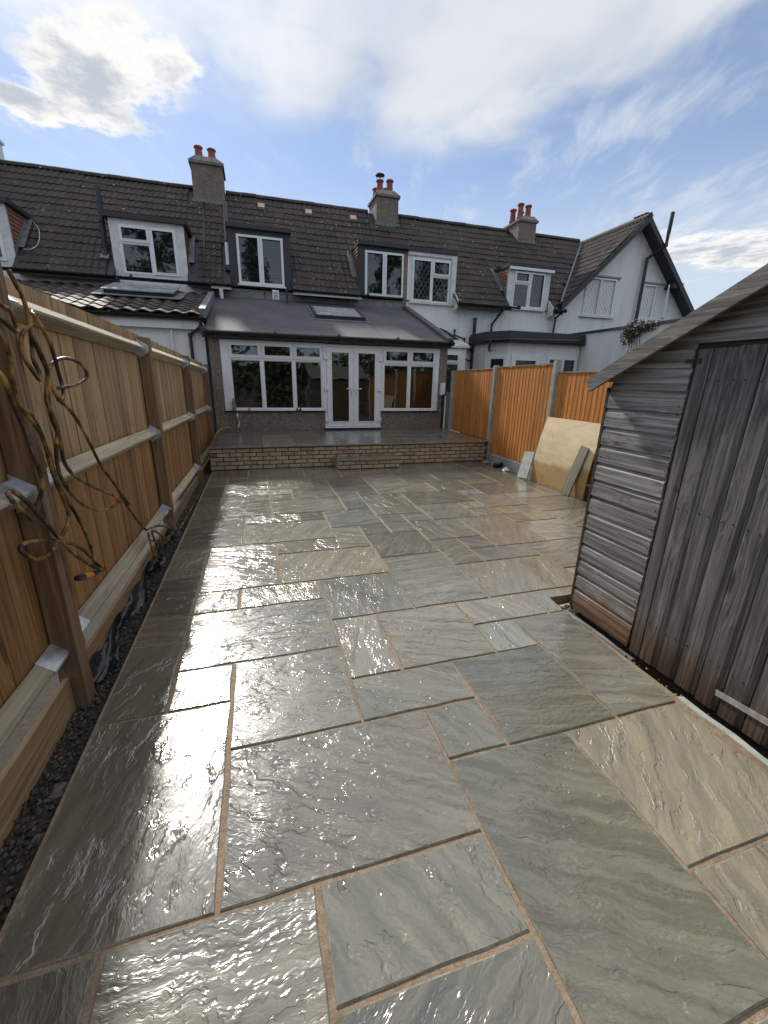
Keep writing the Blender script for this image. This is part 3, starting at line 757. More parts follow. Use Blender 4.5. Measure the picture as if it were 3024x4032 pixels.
def chimney(parent, x0, x1, y0, y1, z0, z1, pots, cowl=None, mat=None):
    b = MB(); b.box(x0, x1, y0, y1, z0, z1-0.12)
    b.box(x0-0.05, x1+0.05, y0-0.05, y1+0.05, z1-0.12, z1-0.05)
    c = b.build('chimney', mat or MAT['pebble'], parent)
    k = MB(); k.prism([(x0-0.05, z1-0.05), (x1+0.05, z1-0.05), (x1-0.15, z1+0.06), (x0+0.15, z1+0.06)], lambda p, a: (p[0], a, p[1]), y0-0.045, y1+0.045)
    k.build('flaunching', MAT['concrete'], c)
    fl = MB(); rb = RZ(y0)
    fl.box(x0-0.05, x1+0.05, y0-0.02, y0-0.001, rb-0.03, rb+0.09)
    fl.build('lead_flashing', MAT['lead'], c)
    for i, (px, py, h) in enumerate(pots):
        h *= 0.88
        prof = [(0.115, z1+0.0), (0.125, z1+0.06), (0.110, z1+0.10), (0.098, z1+h*0.70), (0.095, z1+h*0.86), (0.125, z1+h*0.88), (0.128, z1+h*0.95), (0.112, z1+h), (0.085, z1+h), (0.080, z1+h-0.12)]
        MB().lathe(prof, px, py).build('chimney_pot', MAT['pot'], c, smooth=False)
        if cowl == i:
            q = MB(); q.lathe([(0.02, z1+h+0.12), (0.16, z1+h+0.13), (0.15, z1+h+0.15), (0.02, z1+h+0.21)], px, py)
            for th in (0.3, 2.4, 4.5): q.tube([(px+0.1*math.cos(th), py+0.1*math.sin(th), z1+h-0.04), (px+0.13*math.cos(th), py+0.13*math.sin(th), z1+h+0.135)], 0.008, 5)
            q.build('cowl', MAT['iron'], c)
    return c
def roof_deck(parent, x0, x1, dormers, name='roof'):
    d = MB(); s = 0.012*1.414
    zz = lambda y: RZ(y) - 0.02
    d.quad((x0, HY, zz(HY)), (x1, HY, zz(HY)), (x1, RIDGE_Y, zz(RIDGE_Y)), (x0, RIDGE_Y, zz(RIDGE_Y)))
    d.quad((x1, RIDGE_Y, zz(RIDGE_Y)), (x1, 19.2, zz(13.0)), (x0, 19.2, zz(13.0)), (x0, RIDGE_Y, zz(RIDGE_Y)))
    cuts = sorted(dormers); xs = [x0]
    for a, b in cuts: xs += [a, b]
    xs.append(x1)
    for i in range(0, len(xs), 2):
        a, b = xs[i], xs[i+1]
        if b - a < 0.05: continue
        d.box(a, b, 12.95, HY, 3.86, 3.88)                                   # soffit
        d.quad((a, 12.95, zz(12.95)), (b, 12.95, zz(12.95)), (b, HY, zz(HY)), (a, HY, zz(HY)))
        d.quad((a, 12.95, 3.88), (a, 12.95, zz(12.95)), (a, HY, zz(HY)), (a, HY, 3.88))
        d.quad((b, 12.95, 3.88), (b, HY, 3.88), (b, HY, zz(HY)), (b, 12.95, zz(12.95)))
    return d.build(name, MAT['darkboard'], parent)
def ridge_run(roof, x0, x1, seed):
    rng = random.Random(seed); x = x0
    while x < x1 - 0.1:
        add('ridge_tile', RIDGE, MAT['tile'], roof, (x, RIDGE_Y, RIDGE_Z-0.045+rng.uniform(-.006, .006)), (0, rng.gauss(0, .008), 0)); x += 0.455
def eaves_trim(parent, spans, fascia):
    for a, b in spans: MB().box(a, b, 12.925, 12.948, 3.80, 3.93).build('fascia', fascia, parent)
def dormer_body(parent, x0, x1, mat, z0=3.90, z1=5.30, wx=None, wz=None, roofmat=None, over=0.10, cheek=None, cheekmat=None):
    b = MB(); yb = 14.45
    (a0, a1), (c0, c1) = wx, wz
    b.box(x0, a0, HY, HY+0.12, z0, z1); b.box(a1, x1, HY, HY+0.12, z0, z1)
    b.box(a0, a1, HY, HY+0.12, c1, z1); b.box(a0, a1, HY, HY+0.12, z0, c0)
    b.box(x0, x0+0.05, HY+0.12, yb, z0, z1); b.box(x1-0.05, x1, HY+0.12, yb, z0, z1)
    d = b.build('dormer', mat, parent)
    r = MB(); r.box(x0-over, x1+over, HY-0.10, yb+0.05, z1, z1+0.10); r.build('dormer_roof', roofmat or MAT['darkboard'], d)
    bk = MB(); bk.box(x0+0.05, x1-0.05, HY+0.75, HY+0.77, z0, z1); bk.build('room_back', MAT['plaster'], d)
    for sgn in (cheek or ''):
        t_ = MB(); xx = x0 if sgn == 'L' else x1; rows = 11
        for i in range(rows):
            za = z0+0.35 + i*0.095; zb = za+0.10
            if zb > z1: zb = z1-0.002
            ys = HY + 0.06; ye = 13.0 + (za - 3.95) + 0.16
            if ye - ys < 0.08: continue
            o0, o1 = (0.030, 0.010) if True else (0, 0)
            sx = -1 if sgn == 'L' else 1
            t_.prism([(sx*o0, za), (sx*o1, zb), (sx*0.002, zb), (sx*0.002, za)], lambda p, a, xx=xx: (xx+p[0], a, p[1]), ys, ye)
        t_.build('cheek_tiles', cheekmat or MAT['clay'], d)
        fl = MB(); sx = -1 if sgn == 'L' else 1
        fl.prism([(13.32, RZ(13.32)+0.02), (14.36, RZ(14.36)+0.02), (14.30, RZ(14.30)+0.16), (13.32, RZ(13.32)+0.18)],
                 lambda p, a, xx=xx: (xx+a, p[0], p[1]), sx*0.031, sx*0.038)
        fl.box(min(xx+sx*0.03, xx+sx*0.16), max(xx+sx*0.03, xx+sx*0.16), -0.52, 0.62, 0.045, 0.052,
               Matrix.Translation((0, 13.85, RZ(13.85))) @ Matrix.Rotation(R(45), 4, 'X'))
        fl.build('lead_flashing', MAT['lead'], d)
    return d

# ---- left neighbour
def make_left_house():
    h = thing('terraced_house', (-4.5, 13.4, 0), 'left neighbour house with tiled lower roof, black flue and white dormer window', 'house', 'houses of the terrace')
    x0, x1 = -8.0, -0.96
    MB().box(x0, x1, HY, HY+0.25, -0.1, 3.95).build('wall', MAT['render'], h)
    dn = (-3.22, -1.52); d0 = (-6.9, -5.30)
    roof = roof_deck(h, x0, x1, [d0, dn])
    keep = lambda c: (-6.9 < c.x < x1) and not (dn[0]-0.12 < c.x < dn[1]+0.12 and c.y < 14.30) and not (d0[0] < c.x < d0[1]+0.12 and c.y < 14.30) and not (-1.5 < c.x < -0.45 and c.y > 15.62)
    tile_field(roof, (x1-TILE_W*20, 12.90, RZ(12.90)), (1, 0, 0), V45, 20, 14, TILE_W, TILE_G, TILE, MAT['tile'], keep, seed=3)
    ridge_run(roof, -6.9, -1.45, 4)
    eaves_trim(h, [(x0, d0[0]), (d0[1], dn[0]), (dn[1], x1)], MAT['darkboard'])
    gutter(h, -6.4, x1-0.01, 12.875, 3.90)
    dormer_body(h, dn[0], dn[1], MAT['whitepaint'], wx=(-3.02, -1.72), wz=(4.06, 5.14), cheek='R', z1=5.26)
    window(h, [(-3.02, -2.33, 4.76, 5.14, True), (-3.02, -2.33, 4.06, 4.76, False), (-2.33, -1.72, 4.06, 5.14, True)], HY-0.01, MAT['glassup'])
    dormer_body(h, d0[0], d0[1], MAT['whitepaint'], wx=(-6.7, -5.47), wz=(4.10, 5.16), cheek='R', z1=5.30)
    window(h, [(-6.7, -5.47, 4.10, 5.16, True)], HY-0.01, MAT['glassup'])
    MB().tube(spline([(-5.02, 13.95, RZ(13.95)+0.25), (-4.92, 13.9, RZ(13.9)+0.12), (-4.88, 13.6, RZ(13.6)+0.08), (-4.98, 13.42, RZ(13.42)+0.07), (-5.14, 13.4, RZ(13.4)+0.07)]), 0.008, 5).build('cable', MAT['whitepaint'], h)
    # flue
    f = MB(); f.tube([(-3.44, 13.55, 4.35), (-3.40, 13.60, 5.97)], 0.062, 12)
    for z in (4.52, 5.2): f.tube([(-3.44+0.02*(z-4.4), 13.555, z), (-3.44+0.02*(z-4.4), 13.555, z+0.05)], 0.074, 12)
    f.build('flue', MAT['black'], h)
    MB().lathe([(0.16, 4.36), (0.15, 4.44), (0.09, 4.56), (0.07, 4.62)], -3.44, 13.55).build('flue_collar', MAT['black'], h)
    MB().box(-0.10, 0.10, -0.20, -0.02, 0.05, 0.058, Matrix.Translation((-3.44, 13.52, RZ(13.52))) @ Matrix.Rotation(R(45), 4, 'X')).build('flue_flashing', MAT['lead'], h)
    pipe(h, [(-1.12, 13.08, RZ(13.08)+0.05), (-1.12, 15.55, RZ(15.55)+0.05)], 0.022, 'roof_bond_strip', MAT['black'], False)
    pipe(h, [(-3.1, 12.87, 3.86), (-3.1, 12.9, 3.78), (-3.35, 13.1, 3.66)], 0.036)
    chimney(h, -1.40, -0.53, 15.60, 16.5, 6.30, 7.64, [(-1.16, 15.80, 0.42), (-0.80, 15.80, 0.40)])
    # far left chimney end at the edge of the picture
    chimney(h, -7.3, -6.36, 15.75, 16.6, 6.30, 7.75, [(-6.9, 16.0, 0.4)], mat=MAT['render'])
    # lower extension
    EX = -0.985
    b = MB(); b.box(-8.0, EX, 10.25, 10.45, -0.1, 2.66); b.build('extension_wall', MAT['render'], h)
    MB().box(-8.0, EX, 10.13, 10.16, 2.52, 2.72).build('extension_fascia', MAT['upvc'], h)
    MB().box(-8.0, EX, 10.16, 10.25, 2.54, 2.56).build('soffit', MAT['upvc'], h)
    sl = (3.69-2.80)/(13.28-10.06)
    zr = lambda y: 2.80 + (y-10.06)*sl
    rd = MB().quad((-8.0, 10.10, zr(10.10)-0.03), (EX, 10.10, zr(10.10)-0.03), (EX, HY, zr(HY)-0.03), (-8.0, HY, zr(HY)-0.03)).build('extension_roof', MAT['darkboard'], h)
    v = Vector((0, 1, sl)).normalized()
    sk = (-3.10, -1.72, 11.55, 12.75)
    k2 = lambda c: c.x > -5.6 and not (sk[0]-0.05 < c.x < sk[1]+0.05 and sk[2]+0.1 < c.y < sk[3])
    tile_field(rd, (EX-0.02-0.30*16, 10.04, zr(10.04)), (1, 0, 0), v, 16, 10, 0.30, 0.335, STILE, MAT['tile2'], k2, seed=9)
    gutter(h, -6.0, EX+0.04, 10.06, 2.74, 0.06)
    g = MB(); M = Matrix.Translation((0, 11.6, zr(11.6)+0.02)) @ Matrix.Rotation(math.atan(sl), 4, 'X')
    g.box(sk[0], sk[1], 0, 1.15, 0, 0.15, M); w = g.build('roof_window', MAT['darkboard'], h)
    g = MB(); g.box(sk[0]-0.04, sk[1]+0.04, -0.05, 1.18, 0.151, 0.175, M); g.build('glazing', MAT['skyglass'], w)
    g = MB()
    for xa in (sk[0]-0.22, sk[1]+0.01): g.box(xa, xa+0.21, -0.12, 0.85, 0.066, 0.076, M)
    g.box(sk[0]-0.2, sk[1]+0.2, -0.24, -0.01, 0.064, 0.074, M); g.build('lead_apron', MAT['lead'], w)
    pipe(h, [(-1.02, 10.06, 2.70), (-1.02, 10.10, 2.58), (-1.26, 10.20, 2.42), (-1.26, 10.20, 0.3)], 0.034)
    pipe(h, [(-1.62, 10.22, 2.53), (-1.62, 10.22, 0.3)], 0.022, 'waste_pipe', MAT['upvc'], False)
    MB().box(-1.42, -1.18, 10.118, 10.129, 2.555, 2.64).build('air_vent', MAT['whitepaint'], h)
    fl = MB(); fl.lathe([(0.07, 0), (0.07, 0.03), (0.045, 0.05), (0.045, 0.16)], 0, 0, 12)
    M2 = Matrix.Translation((-2.52, 10.25, 2.33)) @ Matrix.Rotation(R(90), 4, 'X'); fl.V = [M2 @ q for q in fl.V]
    fl.build('boiler_flue', MAT['white'], h)
    # lead-covered party upstand
    u = MB(); M3 = Matrix.Translation((0, 10.0, zr(10.0)+0.03)) @ Matrix.Rotation(math.atan(sl), 4, 'X')
    u.box(-1.02, -0.895, 0.0, 3.38, -0.08, 0.10, M3); u.build('lead_capping', MAT['lead'], h)
make_left_house()

# ---- the house with the glazed extension
def make_main_house():
    h = thing('terraced_house', (1.8, 11.5, 0), 'pebbledashed house with felt roofed extension, french doors and dark framed dormer windows', 'house', 'houses of the terrace')
    x0, x1 = -0.955, 4.595
    w = MB(); w.box(x0, x1, HY, HY+0.25, 2.6, 3.95); w.build('wall', MAT['pebble'], h)
    dA = (-0.46, 1.16); dB = (3.10, 4.575)
    roof = roof_deck(h, x0, x1, [dA, dB])
    keep = lambda c: not (dA[0]-0.05 < c.x < dA[1]+0.05 and c.y < 14.32) and not (dB[0]-0.12 < c.x < dB[1]+0.2 and c.y < 14.32) and not (3.98 < c.x < 5.1 and c.y > 15.62) and not (c.x < -0.5 and c.y > 15.62)
    tile_field(roof, (x0, 12.90, RZ(12.90)), (1, 0, 0), V45, 18, 14, 0.3085, TILE_G, TILE, MAT['tile'], keep, seed=13)
    ridge_run(roof, -0.5, 4.0, 14)
    eaves_trim(h, [(x0, dA[0]), (dA[1], dB[0])], MAT['upvc'])
    gutter(h, x0, dA[0]+0.02, 12.875, 3.91); gutter(h, dA[1]-0.04, dB[0]+0.22, 12.875, 3.91)
    dk = MAT['darkboard']
    dormer_body(h, dA[0], dA[1], dk, z1=5.34, wx=(-0.25, 0.96), wz=(4.02, 5.21), over=0.03)
    window(h, [(-0.25, 0.355, 4.02, 5.21, True), (0.355, 0.96, 4.02, 5.21, True)], HY-0.02, MAT['glassup'], sw=0.05)
    dormer_body(h, dB[0], dB[1], dk, z1=5.28, wx=(3.28, 4.47), wz=(3.98, 5.16), over=0.03, cheek='L')
    MB().box(4.47, 4.585, HY-0.012, HY-0.001, 3.80, 5.16).build('dash_strip', MAT['pebble'], h)
    window(h, [(3.28, 3.875, 3.98, 5.16, True), (3.875, 4.47, 3.98, 5.16, True)], HY-0.02, MAT['glassup'], sw=0.05)
    MB().box(3.24, 4.50, HY-0.09, HY-0.022, 3.94, 3.975).build('sill', MAT['black'], h)
    MB().box(-0.29, 1.0, HY-0.09, HY-0.022, 3.98, 4.015).build('sill', MAT['upvc'], h)
    for vx in (0.53, 1.99, 3.45):
        MB().box(-0.10, 0.10, -0.10, 0.12, 0.02, 0.10, Matrix.Translation((vx, 15.66, RZ(15.66))) @ Matrix.Rotation(R(45), 4, 'X')).build('ridge_vent', MAT['pink'], h)
    pipe(h, [(-0.50, 13.45, 4.42), (-0.50, 13.62, 5.05)], 0.062, 'soil_stack', MAT['upvc'], False)
    pipe(h, [(-0.50, 13.63, 5.06), (-0.50, 14.6, 6.25)], 0.070, 'soil_stack', MAT['black'], False)
    pipe(h, [(-0.50, 13.36, 4.30), (-0.50, 13.45, 4.44)], 0.085, 'stack_collar', MAT['black'], False)
    pipe(h, [(0.98, 12.9, 3.86), (0.98, 12.92, 3.55), (0.98, 12.98, 3.42)], 0.032)
    pipe(h, [(0.40, HY-0.03, 3.95), (0.40, HY-0.03, 3.40)], 0.012, 'cable', MAT['black'], False)
    pipe(h, [(-0.72, 12.95, 3.80), (-0.72, 13.0, 3.45)], 0.05, 'waste_pipe', MAT['upvc'], False)
    a = MB(); a.box(0.612, 0.790, HY-0.07, HY-0.001, 3.64, 3.925); al = a.build('alarm_box', MAT['sign'], h)
    a = MB(); a.box(0.625, 0.777, HY-0.074, HY-0.0705, 3.655, 3.685)
    for cx in (0.668, 0.735):
        a.tube([(cx+0.026*math.cos(t_*0.55+2.4), HY-0.072, 3.862+0.026*math.sin(t_*0.55+2.4)) for t_ in range(9)], 0.006, 4)
    for i, z in enumerate((3.79, 3.765, 3.74, 3.715)): a.box(0.655-0.008*(i % 2), 0.747+0.01*(i % 2), HY-0.074, HY-0.0705, z, z+0.010)
    a.build('print', MAT['signblue'], al)
    chimney(h, 4.24, 5.0, 15.60, 16.6, 6.30, 7.50, [(4.40, 15.80, 0.45), (4.74, 15.80, 0.50), (4.40, 16.3, 0.38), (4.74, 16.3, 0.42)], cowl=0)

    # ---- extension
    Y = EY
    ew = MB(); t = 0.26
    ew.box(-0.905, -0.69, Y, Y+t, TZ-0.05, 2.42); ew.box(4.40, 4.60, Y, Y+t, TZ-0.05, 2.42)
    ew.box(-0.69, 1.53, Y+0.001, Y+t, TZ-0.05, 0.852); ew.box(2.905, 4.40, Y+0.001, Y+t, TZ-0.05, 0.846)
    ew.box(1.53, 2.905, Y+0.001, Y+t, TZ-0.05, 0.47)
    ew.box(-0.69, 4.40, Y+0.03, Y+t, 2.352, 2.42)
    ew.box(4.45, 4.60, Y+t, HY, 0.3, 2.42); ew.box(-0.905, -0.755, Y+t, HY, 0.3, 2.42)
    ew.prism([(Y+t, 2.42), (HY, 2.42), (HY, 3.55)], lambda p, a: (a, p[0], p[1]), 4.45, 4.60)
    ew.build('extension_wall', MAT['pebble'], h)
    rm = MB(); rm.box(-0.75, 4.44, HY-0.06, HY-0.002, 0.45, 2.6); rm.box(-0.754, -0.73, Y+t, HY-0.06, 0.45, 2.4); rm.box(4.42, 4.448, Y+t, HY-0.06, 0.45, 2.4)
    rm.box(-0.73, 4.42, Y+t, HY-0.06, 2.40, 2.42)
    rm.build('room_wall', MAT['plaster'], h)
    MB().box(-0.74, 4.44, Y+0.14, HY-0.06, 0.44, 0.465).build('room_floor', MAT['floor'], h)
    sl = math.atan(0.35)
    zt = lambda y: 2.50 + (y-9.90)*0.35
    rf = MB(); rf.prism([(9.90, zt(9.90)-0.07), (HY, zt(HY)-0.07), (HY, zt(HY)), (9.90, zt(9.90))], lambda p, a: (a, p[0], p[1]), -0.94, 4.64)
    rfo = rf.build('extension_roof', MAT['felt'], h)
    M = Matrix.Translation((0, 9.9, zt(9.9))) @ Matrix.Rotation(sl, 4, 'X'); LL = (HY-9.9)/math.cos(sl)
    for xa, xb in ((-0.94, -0.10), (-0.095, 0.90), (0.905, 1.905), (1.91, 2.905), (2.91, 3.905), (3.91, 4.47)):
        MB().box(xa, xb, 0.01, LL-0.02, 0.002, 0.006+0.003*random.random(), M).build('felt_strip', MAT['felt'], rfo)
    MB().box(4.48, 4.65, 0.0, LL-0.01, 0.0, 0.085, M).build('verge_kerb', MAT['felt'], rfo)
    MB().box(-0.90, 4.5, HY-0.03, HY-0.001, zt(HY)-0.05, zt(HY)+0.13).build('upstand_flashing', MAT['lead'], rfo)
    s = MB(); S0 = 11.36; a0 = (S0-9.9)/math.cos(sl)
    ring_pts = (1.53, 2.83, a0, a0+1.20)
    s.box(1.53, 1.60, a0, a0+1.20, 0.01, 0.10, M); s.box(2.76, 2.83, a0, a0+1.20, 0.01, 0.10, M)
    s.box(1.60, 2.76, a0, a0+0.07, 0.01, 0.10, M); s.box(1.60, 2.76, a0+1.13, a0+1.20, 0.01, 0.10, M)
    sw = s.build('roof_window', MAT['darkboard'], h)
    MB().box(1.60, 2.76, a0+0.07, a0+1.13, 0.05, 0.085, M).build('glazing', MAT['skyglass'], sw)
    s = MB(); s.box(1.43, 2.95, a0-0.13, a0-0.002, 0.012, 0.020, M); s.box(1.49, 1.53, a0, a0+1.22, 0.012, 0.04, M); s.box(2.83, 2.87, a0, a0+1.22, 0.012, 0.04, M)
    s.build('flashing', MAT['lead'], sw)
    MB().box(-0.93, 4.63, 9.905, 9.93, 2.37, 2.43).build('extension_fascia', MAT['black'], h)
    MB().box(-0.93, 4.63, 9.93, Y+0.02, 2.40, 2.42).build('extension_soffit', MAT['darkboard'], h)
    gutter(h, -0.96, 4.66, 9.845, 2.475, 0.062)
    pipe(h, [(-0.93, 9.86, 2.44), (-0.97, 9.95, 2.40), (-1.02, 10.05, 2.55)], 0.034, 'gutter_joint')
    # windows
    yw = Y+0.02; g = MAT['glass']
    cells = []
    for a, b in ((-0.53, 0.155), (0.155, 0.845), (0.845, 1.50)):
        cells += [(a, b, 1.985, 2.315, True), (a, b, 0.885, 1.985, False)]
    window(h, cells, yw, g, border=(-0.53, 1.50, 0.885, 2.315, (0.155, 0.03, 0.035, 0.015)))
    MB().box(-0.72, 1.545, Y-0.05, Y+0.0, 0.853, 0.868).build('window_sill', MAT['black'], h)
    cells = []
    for a, b in ((2.945, 3.62), (3.62, 4.30)):
        cells += [(a, b, 1.965, 2.310, True), (a, b, 0.88, 1.965, False)]
    window(h, cells, yw, g, border=(2.945, 4.30, 0.88, 2.310, (0.035, 0.095, 0.035, 0.015)))
    MB().box(2.895, 4.41, Y-0.05, Y+0.0, 0.847, 0.863).build('window_sill', MAT['black'], h)
    # french doors
    f = MB(); f.box(1.533, 1.585, yw-0.01, yw+0.08, 0.50, 2.34); f.box(2.852, 2.905, yw-0.01, yw+0.08, 0.50, 2.34)
    f.box(1.585, 2.852, yw-0.01, yw+0.08, 2.29, 2.34); f.box(1.533, 2.905, yw-0.015, yw+0.08, 0.472, 0.50)
    f.box(1.52, 2.92, Y-0.055, Y+0.002, 0.432, 0.470)
    df = f.build('door_frame', MAT['upvc'], h)
    MB().box(1.50, 2.93, Y-0.075, Y-0.0555, 0.43, 0.468).build('door_threshold', MAT['black'], df)
    for (a, b, s_) in ((1.590, 2.2155, 1), (2.2215, 2.847, -1)):
        d = MB(); ring(d, a, b, 0.505, 2.285, 0.105, yw-0.03, yw+0.04); ring(d, a+0.095, b-0.095, 0.60, 2.19, 0.02, yw-0.042, yw-0.031)
        do = d.build('french_door', MAT['upvc'], h)
        MB().box(a+0.105, b-0.105, yw+0.0, yw+0.006, 0.61, 2.18).build('pane', g, do)
        hx = b-0.05 if s_ == 1 else a+0.05
        k = MB(); k.box(hx-0.018, hx+0.018, yw-0.042, yw-0.030, 1.20, 1.45); k.tube([(hx, yw-0.040, 1.38), (hx, yw-0.085, 1.38), (hx-s_*0.13, yw-0.09, 1.375)], 0.012, 8)
        k.build('door_handle', MAT['white'], do)
        MB().box(hx-0.007, hx+0.007, yw-0.0445, yw-0.0422, 1.24, 1.29).build('keyhole', MAT['iron'], do)
        ex = a-0.012 if s_ == 1 else b+0.012
        for z in (0.66, 1.38, 2.06):
            MB().box(ex-0.05, ex+0.05, yw-0.055, yw-0.0305, z-0.045, z+0.045).build('hinge', MAT['upvc'], do)
    # service bits at the right corner
    MB().box(4.44, 4.56, Y-0.075, Y-0.002, 1.25, 1.55).build('meter_box', MAT['white'], h)
    pipe(h, [(4.53, Y-0.05, 1.25), (4.53, Y-0.05, 0.44)], 0.03, 'downpipe')
    return h
make_main_house()

# ---- right neighbour (white)
def gable_z(x): return 4.17 + (x - 10.0)*0.965 if x < 12.92 else 4.17 + (15.84 - x)*0.965
def make_right_house():
    h = thing('terraced_house', (7.4, 13.3, 0), 'white roughcast house with leaded dormer windows and black drainpipes', 'house', 'houses of the terrace')
    x0, x1 = 4.60, 10.05
    MB().box(x0, x1, HY, HY+0.25, -0.1, 3.95).build('wall', MAT['render'], h)
    dA = (4.605, 6.17); dB = (8.06, 9.66)
    roof = roof_deck(h, x0, x1, [dA, dB])
    keep = lambda c: not (c.x < dA[1]+0.05 and c.y < 14.32) and not (dB[0]-0.12 < c.x < dB[1]+0.1 and c.y < 14.32) and not (c.x < 5.05 and c.y > 15.62) and not (9.45 < c.x < 10.5 and c.y > 15.7)
    tile_field(roof, (x0, 12.90, RZ(12.90)), (1, 0, 0), V45, 18, 14, TILE_W, TILE_G, TILE, MAT['tile'], keep, seed=23)
    ridge_run(roof, 5.0, 9.5, 24)
    eaves_trim(h, [(dA[1], dB[0]), (dB[1], x1)], MAT['darkboard'])
    gutter(h, dA[1]-0.02, dB[0]+0.28, 12.875, 3.91); gutter(h, dB[1]-0.02, 10.12, 12.875, 3.91)
    dormer_body(h, dA[0], dA[1], MAT['render'], z1=5.26, wx=(4.74, 6.00), wz=(3.92, 5.10), over=0.0)
    window(h, [(4.74, 5.40, 3.92, 5.10, True), (5.40, 6.00, 4.66, 5.10, True), (5.40, 6.00, 3.92, 4.66, False)], HY-0.02, MAT['glassup'], lead=True, sw=0.05)
    MB().box(4.66, 6.10, HY-0.10, HY-0.022, 3.86, 3.915).build('sill', MAT['whitepaint'], h)
    t = MB(); t.box(6.02, 6.19, HY-0.055, HY-0.002, 3.88, 5.16); t.box(4.62, 6.19, HY-0.055, HY-0.002, 5.161, 5.255); t.build('dormer_trim', MAT['whitepaint'], h)
    t = MB(); t.prism([(12.94, 3.78), (HY-0.06, 3.70), (HY-0.06, 4.25), (12.94, 3.98)], lambda p, a: (a, p[0], p[1]), 6.165, 6.19); t.prism([(12.94, 3.78), (HY-0.06, 3.70), (HY-0.06, 4.25), (12.94, 3.98)], lambda p, a: (a, p[0], p[1]), 9.645, 9.67)
    t.build('box_end', MAT['whitepaint'], h)
    dormer_body(h, dB[0], dB[1], MAT['whitepaint'], z1=5.14, wx=(8.28, 9.44), wz=(3.96, 5.04), over=0.05, cheek='L')
    MB().box(dB[0]-0.04, dB[1]+0.04, HY-0.12, HY-0.105, 5.06, 5.14).build('dormer_fascia', MAT['upvc'], h)
    window(h, [(8.28, 8.86, 4.70, 5.04, True), (8.28, 8.86, 3.96, 4.70, False), (8.86, 9.44, 3.96, 5.04, True)], HY-0.02, MAT['glassup'], lead=True, sw=0.05)
    MB().box(8.22, 9.52, HY-0.10, HY-0.022, 3.90, 3.955).build('sill', MAT['whitepaint'], h)
    pipe(h, [(6.94, 13.20, 3.54), (6.94, 13.20, 0.2)], 0.055, 'soil_pipe')
    pipe(h, [(5.62, 12.95, 3.12), (5.85, 13.0, 3.06), (6.94, 13.18, 2.55)], 0.055, 'soil_branch')
    pipe(h, [(6.25, 13.22, 3.16), (6.25, 13.22, 3.02), (6.62, 13.22, 2.92), (6.62, 13.22, 2.32), (6.94, 13.2, 2.22)], 0.026, 'waste_pipe')
    pipe(h, [(7.74, 12.9, 3.86), (7.74, 13.0, 3.74), (7.56, 13.2, 3.40), (7.56, 13.2, 0.2)], 0.036)
    pipe(h, [(9.98, 12.9, 3.86), (9.98, 13.2, 3.72), (9.95, 13.2, 3.1)], 0.034)
    chimney(h, 9.69, 10.43, 15.62, 16.6, 6.40, 7.38, [(9.82, 15.82, 0.56), (10.14, 15.82, 0.54), (9.78, 16.25, 0.5), (10.14, 16.3, 0.48)])
    # little lean-to beside the extension
    l = MB(); l.box(4.66, 6.34, 12.5, HY-0.002, -0.1, 2.55); l.build('lean_to_wall', MAT['render'], h)
    l = MB(); l.prism([(12.42, 2.58), (HY-0.003, 2.90), (HY-0.003, 2.96), (12.42, 2.64)], lambda p, a: (a, p[0], p[1]), 4.66, 6.42); l.build('lean_to_roof', MAT['whitepaint'], h)
    window(h, [(5.2, 6.12, 2.14, 2.44, True), (5.2, 6.12, 1.1, 2.14, False)], 12.47, MAT['glassup'], lead=True)
    # bay
    plan = [(6.95, HY-0.002), (6.95, 12.35), (7.38, 11.8), (9.98, 11.8), (9.98, HY-0.002)]
    b = MB(); b.prism(plan, lambda p, a: (p[0], p[1], a), -0.1, 2.74); b.build('bay_wall', MAT['render'], h)
    rp = [(6.82, HY-0.003), (6.80, 12.25), (7.28, 11.62), (10.0, 11.62), (10.0, HY-0.003)]
    b = MB(); b.prism(rp, lambda p, a: (p[0], p[1], a), 2.741, 3.0)
    b.prism([(x+0.02, y+0.02) for x, y in rp], lambda p, a: (p[0]*0.99+0.08, p[1]*0.998+0.03, a), 3.001, 3.06)
    b.build('bay_roof', MAT['darkboard'], h)
    g = MB(); g.tube([(6.78, 12.2, 2.80), (7.25, 11.57, 2.80), (9.9, 11.57, 2.86)], 0.06, 8); g.build('bay_gutter', MAT['black'], h)
    pipe(h, [(6.85, 11.95, 2.76), (6.85, 12.0, 2.60), (7.2, 12.6, 2.45), (7.45, 13.15, 2.4)], 0.034)
    window(h, [(7.50, 8.52, 1.2, 2.40, True)], 11.76, MAT['glassup'], lead=True, sw=0.14)
    window(h, [(8.80, 9.34, 1.2, 2.38, True), (9.34, 9.88, 1.2, 2.38, True)], 11.76, MAT['glassup'], lead=True)
    # the small pane set in the bay's splay
    sp = MB(); M = Matrix.Translation((6.98, 12.28, 0)) @ Matrix.Rotation(math.atan2(-0.55, 0.43), 4, 'Z')
    sp.box(0.06, 0.62, -0.03, 0.02, 1.2, 2.36, M); spo = sp.build('splay_window', MAT['upvc'], h)
    sp = MB(); sp.box(0.14, 0.54, -0.036, -0.031, 1.28, 2.28, M); sp.build('pane', MAT['glassup'], spo)
make_right_house()

